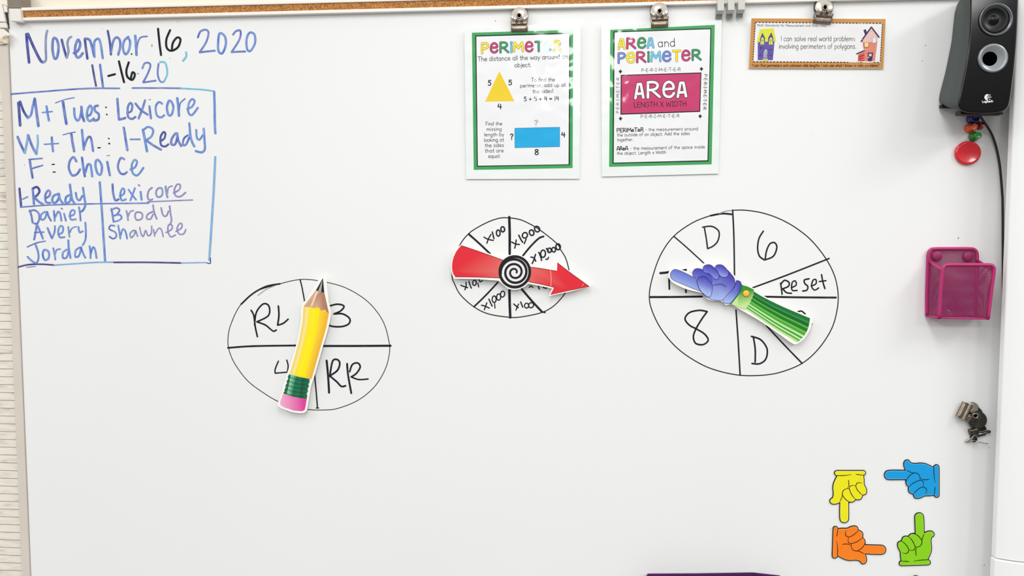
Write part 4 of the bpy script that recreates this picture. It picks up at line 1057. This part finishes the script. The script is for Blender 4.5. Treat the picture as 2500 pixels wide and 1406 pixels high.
q = MB(); q.lathe([(172 * pxm, .0012), (165 * pxm, .0038), (150 * pxm, .0045), (132 * pxm, .0032), (124 * pxm, .0012)], sp3(882, 245), n=56, capends=False); q.build('rubber_surround', M['speaker_rubber'], spk)
q = MB(); q.lathe([(126 * pxm, .0016), (100 * pxm, .0009), (72 * pxm, .0004), (60 * pxm, .0006), (48 * pxm, .0028), (30 * pxm, .0048), (1 * pxm, .0058)], sp3(880, 246), n=56, capends=False); q.build('driver_cone', M['speaker_cone'], spk)
c = sp3(868, 716)
q = MB(); rings = []
for f, rr, hh in ((0, 184, -.0004), (0, 184, .0024), (0, 176, .0036), (.05, 162, .0038), (.3, 138, .0030), (.65, 112, .0020), (1, 91, .0011)):
    cc_ = c.lerp(sp3(832, 722), f); rings.append([q.vert(cc_ + Vector((math.cos(k * math.pi / 28) * rr * pxm, -hh, math.sin(k * math.pi / 28) * rr * pxm))) for k in range(56)])
for a_, b_ in zip(rings, rings[1:]):
    for k in range(56): q.face([a_[k], a_[(k + 1) % 56], b_[(k + 1) % 56], b_[k]], smooth=True)
pr = q.build('bass_port', M['speaker_grey'], spk)
q = MB(); q.lathe([(92 * pxm, .0010), (.0001, .0008)], sp3(832, 722), n=48, capends=False); q.build('port_opening', M['speaker_hole'], pr)
q = MB(); lz = G
def arcp(cx, cy, r_, a0, a1, n_=12): return [lz(cx + r_ * math.cos(math.radians(a0 + (a1 - a0) * i / n_)), cy + r_ * math.sin(math.radians(a0 + (a1 - a0) * i / n_))) for i in range(n_ + 1)]
dl = SD + .0003
q.poly(arcp(808, 1192, 38, 95, 290) + arcp(822, 1190, 22, 270, 110), dl, (236, 238, 240))
q.stroke(arcp(818, 1190, 9, 0, 330), 6 / 5.02, dl, (236, 238, 240), n=1)
for a_ in ('832,1168 842,1162', '838,1190 852,1190', '828,1212 838,1220'): q.stroke(lz(a_), 9 / 5.02, dl, (236, 238, 240))
text(q, 'Logitech', lz(742, 1258), lz(878, 1250), 25 / 5.02, 5.5 / 5.02, (236, 238, 240), dl); q.build('maker_logo', PS, baf)
q = MB(); q.slab(G('478,1345 540,1378 1000,1374 1000,1400 480,1400'), SD - .038, SD - .020, (0, 0, 0)); q.build('foot', M['speaker_rubber'], spk)
q = MB(); q.slab(G('245,1282 320,1290 445,1296 445,1318 250,1318'), .004, .014, (0, 0, 0)); q.build('foot', M['speaker_rubber'], spk)

# cable
H_ = Z(2250, 230, 5.208)
pts = [(700, 200, .035), (780, 330, .022), (840, 420, .012), (900, 530, .007), (950, 680, .005), (990, 880, .005), (1008, 1050, .005), (1022, 1230, .004), (1030, 1420, .004), (1034, 2100, .004), (1036, 3000, .004)]
P3 = smooth([tuple(board_point(*H_(x, y), dd)) for x, y, dd in pts], n=5)
q = MB(); q.tube(P3, .0019, n=12); tag(q.build('speaker_cable', M['cable_black']), 'thin black cable hanging down from the speaker beside the white casing', 'cable')

# ---------------------------------------------------------------- push pin magnets and the red disc
def pin(px, py, rb, rt, h, mname, label):
    c = board_point(*H_(px, py), 0); k = .00078 / 5.208 * .93
    r = empty('push_pin_magnet', (c.x, 0, c.z), label, 'magnet', 'translucent push pin magnets')
    q = MB(); q.lathe([(.0001, .0005), (rb * k * .96, .0005), (rb * k, .0018), (rb * k * .97, .0040), (rb * k * .78, h * .36), (rt * k * .80, h * .5), (rt * k * .82, h * .62)], (c.x, 0, c.z), n=36, capends=False); q.build('base', M[mname], r)
    q = MB(); q.lathe([(rt * k * .8, h * .61), (rt * k * .95, h * .74), (rt * k, h * .86), (rt * k * .96, h * .96), (rt * k * .82, h), (rt * k * .7, h * .985), (.0001, h * .98)], (c.x, 0, c.z), n=36, capends=False); q.build('knob', M[mname], r)
pin(628, 318, 66, 56, .017, 'magnet_blue', 'dark blue push pin magnet directly under the speaker')
pin(602, 436, 66, 40, .020, 'magnet_orange', 'orange push pin magnet under the blue one')
pin(728, 400, 56, 36, .016, 'magnet_darkred', 'dark red push pin magnet by the cable')
pin(655, 540, 64, 46, .018, 'magnet_green', 'green push pin magnet just above the red disc')
c = board_point(*H_(574, 750), 0); q = MB(); q.lathe([(.0001, .0005), (.0212, .0005), (.0222, .0018), (.0222, .0042), (.0212, .0060), (.0190, .0066), (.0175, .0062), (.0001, .0060)], (c.x, 0, c.z), n=56, capends=False, sy=.955)
tag(q.build('disc_magnet', M['magnet_red']), 'large round red disc magnet below the push pin magnets', 'magnet')
c = board_point(2235, 1413, 0); q = MB(); q.lathe([(.0001, .0005), (.0075, .0005), (.008, .003), (.0072, .0065), (.0001, .007)], (c.x, 0, c.z), n=32, capends=False)
tag(q.build('round_magnet', M['magnet_black']), 'small dark round magnet at the bottom, under the green hand', 'magnet')

# ---------------------------------------------------------------- magenta wire mesh basket
I = Z(2230, 560, 5.2074)
bk_d, fr_d = .0048, .044
bkt = empty('mesh_basket', board_point(*I(500, 1120), .02), 'magenta wire mesh magnetic pencil basket on the right side of the board', 'basket')
FT = [(365, 520), (395, 458), (455, 437), (985, 440), (1030, 468), (1040, 525)]
FB = [(320, 1128), (960, 1142)]
def fpt(x, y): return board_point(*I(x, y), fr_d)
def bpt(x, y): return board_point(*I(x, y), bk_d)
b_tl, b_tr, b_bl, b_br = (188, 330), (825, 330), (165, 1105), (790, 1108)
def rim(mb, pts, r_=.0026, n=8, closed=False): mb.tube(pts, r_, n=n, closed=closed)
def lattice(mb, quad, nu, nv, wd=.0011):
    """expanded metal: two families of thin diagonal strips over a quadrilateral (bl, br, tr, tl)"""
    bl_, br_, tr_, tl_ = quad
    def P_(u, v): return bl_.lerp(br_, u).lerp(tl_.lerp(tr_, u), v)
    nrm = (br_ - bl_).cross(tl_ - bl_).normalized()
    for fam in (1, -1):
        k0 = -nv if fam > 0 else 0
        for k in range(k0, nu + (0 if fam > 0 else nv)):
            # line u*nu - fam*v*nv = k
            pts = []
            for v in (0.0, 1.0):
                pts.append(((k + fam * v * nv) / nu, v))
            (ua, va), (ub, vb) = pts
            # clip to 0..1 in u
            t0, t1 = 0.0, 1.0; du = ub - ua
            if abs(du) > 1e-9:
                ta, tb = sorted(((0 - ua) / du, (1 - ua) / du)); t0, t1 = max(t0, ta), min(t1, tb)
            if t1 - t0 < .075: continue
            a_ = P_(ua + du * t0, t0); c_ = P_(ua + du * t1, t1); mid = [a_.lerp(c_, i / 4) for i in range(5)]
            s_ = (c_ - a_).normalized().cross(nrm) * wd / 2; off = nrm * (.0002 * fam)
            mb.face([mb.vert(a_ - s_ + off), mb.vert(a_ + s_ + off), mb.vert(c_ + s_ + off), mb.vert(c_ - s_ + off)])
# back panel
q = MB(); lattice(q, (bpt(170, 1100), bpt(792, 1104), bpt(812, 250), bpt(195, 250)), 29, 58, .0007); bp = q.build('back_mesh', M['magenta_dark'], bkt)
q = MB(); rim(q, [Vector(p) for p in smooth([tuple(bpt(*t)) for t in ((172, 1100), (172, 800), (185, 400), (192, 310), (215, 265), (265, 248), (500, 246), (735, 248), (785, 268), (808, 315), (808, 500), (800, 800), (792, 1105))], n=4)], .0031); rim(q, [bpt(172, 1100), bpt(792, 1105)], .0022); q.build('back_rim', M['magenta'], bkt)
# front panel
q = MB(); lattice(q, (fpt(330, 1120), fpt(955, 1132), fpt(1030, 452), fpt(378, 452)), 30, 48, .00062); q.build('front_mesh', M['magenta_dark'], bkt)
q = MB(); rim(q, [Vector(p) for p in smooth([tuple(fpt(*t)) for t in ((328, 1125), (345, 820), (372, 540), (388, 480), (440, 452), (720, 450), (970, 452), (1012, 475), (1024, 530), (985, 830), (950, 1135))], n=4)], .0031); rim(q, [fpt(328, 1125), fpt(950, 1135)], .0016); q.build('front_rim', M['magenta'], bkt)
# sides
for nm, (pb0, pf0, pf1, pb1) in (('side', ((172, 1100), (328, 1125), (375, 530), (195, 395))), ('side', ((792, 1105), (950, 1135), (1024, 530), (808, 395)))):
    q = MB(); lattice(q, (bpt(*pb0), fpt(*pf0), fpt(*pf1), bpt(*pb1)), 16, 46, .0008); sd = q.build(nm + '_mesh', M['magenta_dark'], bkt)
    q = MB(); rim(q, [bpt(*pb1), fpt(*pf1)], .0029); q.build(nm + '_top_rim', M['magenta'], bkt)
    q = MB(); rim(q, [bpt(*pb0), fpt(*pf0)], .0024); q.build(nm + '_bottom_rim', M['magenta'], bkt)
q = MB(); lattice(q, (bpt(172, 1102), bpt(792, 1106), fpt(950, 1136), fpt(328, 1126)), 28, 18, .0008); q.build('bottom_mesh', M['magenta_dark'], bkt)
for x, y in ((297, 338), (693, 347), (505, 968)):
    c = bpt(x, y); q = MB(); q.lathe([(.0001, -.0024), (.0088, -.0024), (.0088, .0022), (.0078, .0030), (.0001, .0030)], c, n=32, capends=False); q.build('round_magnet', M['magenta_dark'], bkt)
# crumpled foil inside
q = MB(); c = board_point(*I(425, 1040), .024)
for t in range(10):
    a_ = Vector((random.uniform(-.008, .009), random.uniform(-.007, .007), random.uniform(-.006, .007)))
    tri = [c + a_ + Vector((random.uniform(-.006, .006), random.uniform(-.004, .004), random.uniform(-.005, .005))) for _ in range(4)]
    q.face([q.vert(p_) for p_ in tri[:3]]); q.face([q.vert(p_) for p_ in tri[1:]])
tag(q.build('foil_scrap', M['foil'], solid=.0006), 'crumpled silver foil scrap lying inside the magenta mesh basket', 'foil')

# ---------------------------------------------------------------- purple bin at the bottom edge
def bw(px, py, dd): return board_point(px, py, dd)
bn = empty('magnetic_bin', bw(1740, 1440, .03), 'purple open magnetic bin cut off at the bottom edge', 'bin')
zb = bw(1740, 1480, .003).z
def wall(nm, pts):
    q = MB(); q.face([q.vert(p_) for p_ in pts]); q.build(nm, M['purple'], bn, solid=.0022, bevel=.0006)
tl, tm, tr_ = bw(1582, 1400, .004), bw(1700, 1399.4, .004), bw(1838, 1397.2, .004)
fr = bw(1904, 1404.5, .052); fl = bw(1560, 1445, .060)
def dn(p_, z=zb, k=0): return Vector((p_.x + k, p_.y, z))
frl = Vector((fr.x - .006, fr.y, fr.z)); 
wall('back_panel', [dn(tl), dn(tr_), tr_, tm, tl]); wall('side_panel', [dn(tr_), dn(fr), fr, tr_])
fl2 = Vector((tl.x - .018, fr.y, fr.z - .028)); wall('side_panel', [dn(fl2), dn(tl), tl, fl2]); wall('front_panel', [dn(fl2), dn(fr), Vector((fr.x, fr.y, fr.z - .028)), fl2]); wall('bottom_panel', [dn(tl), dn(tr_), dn(fr), dn(fl2)])
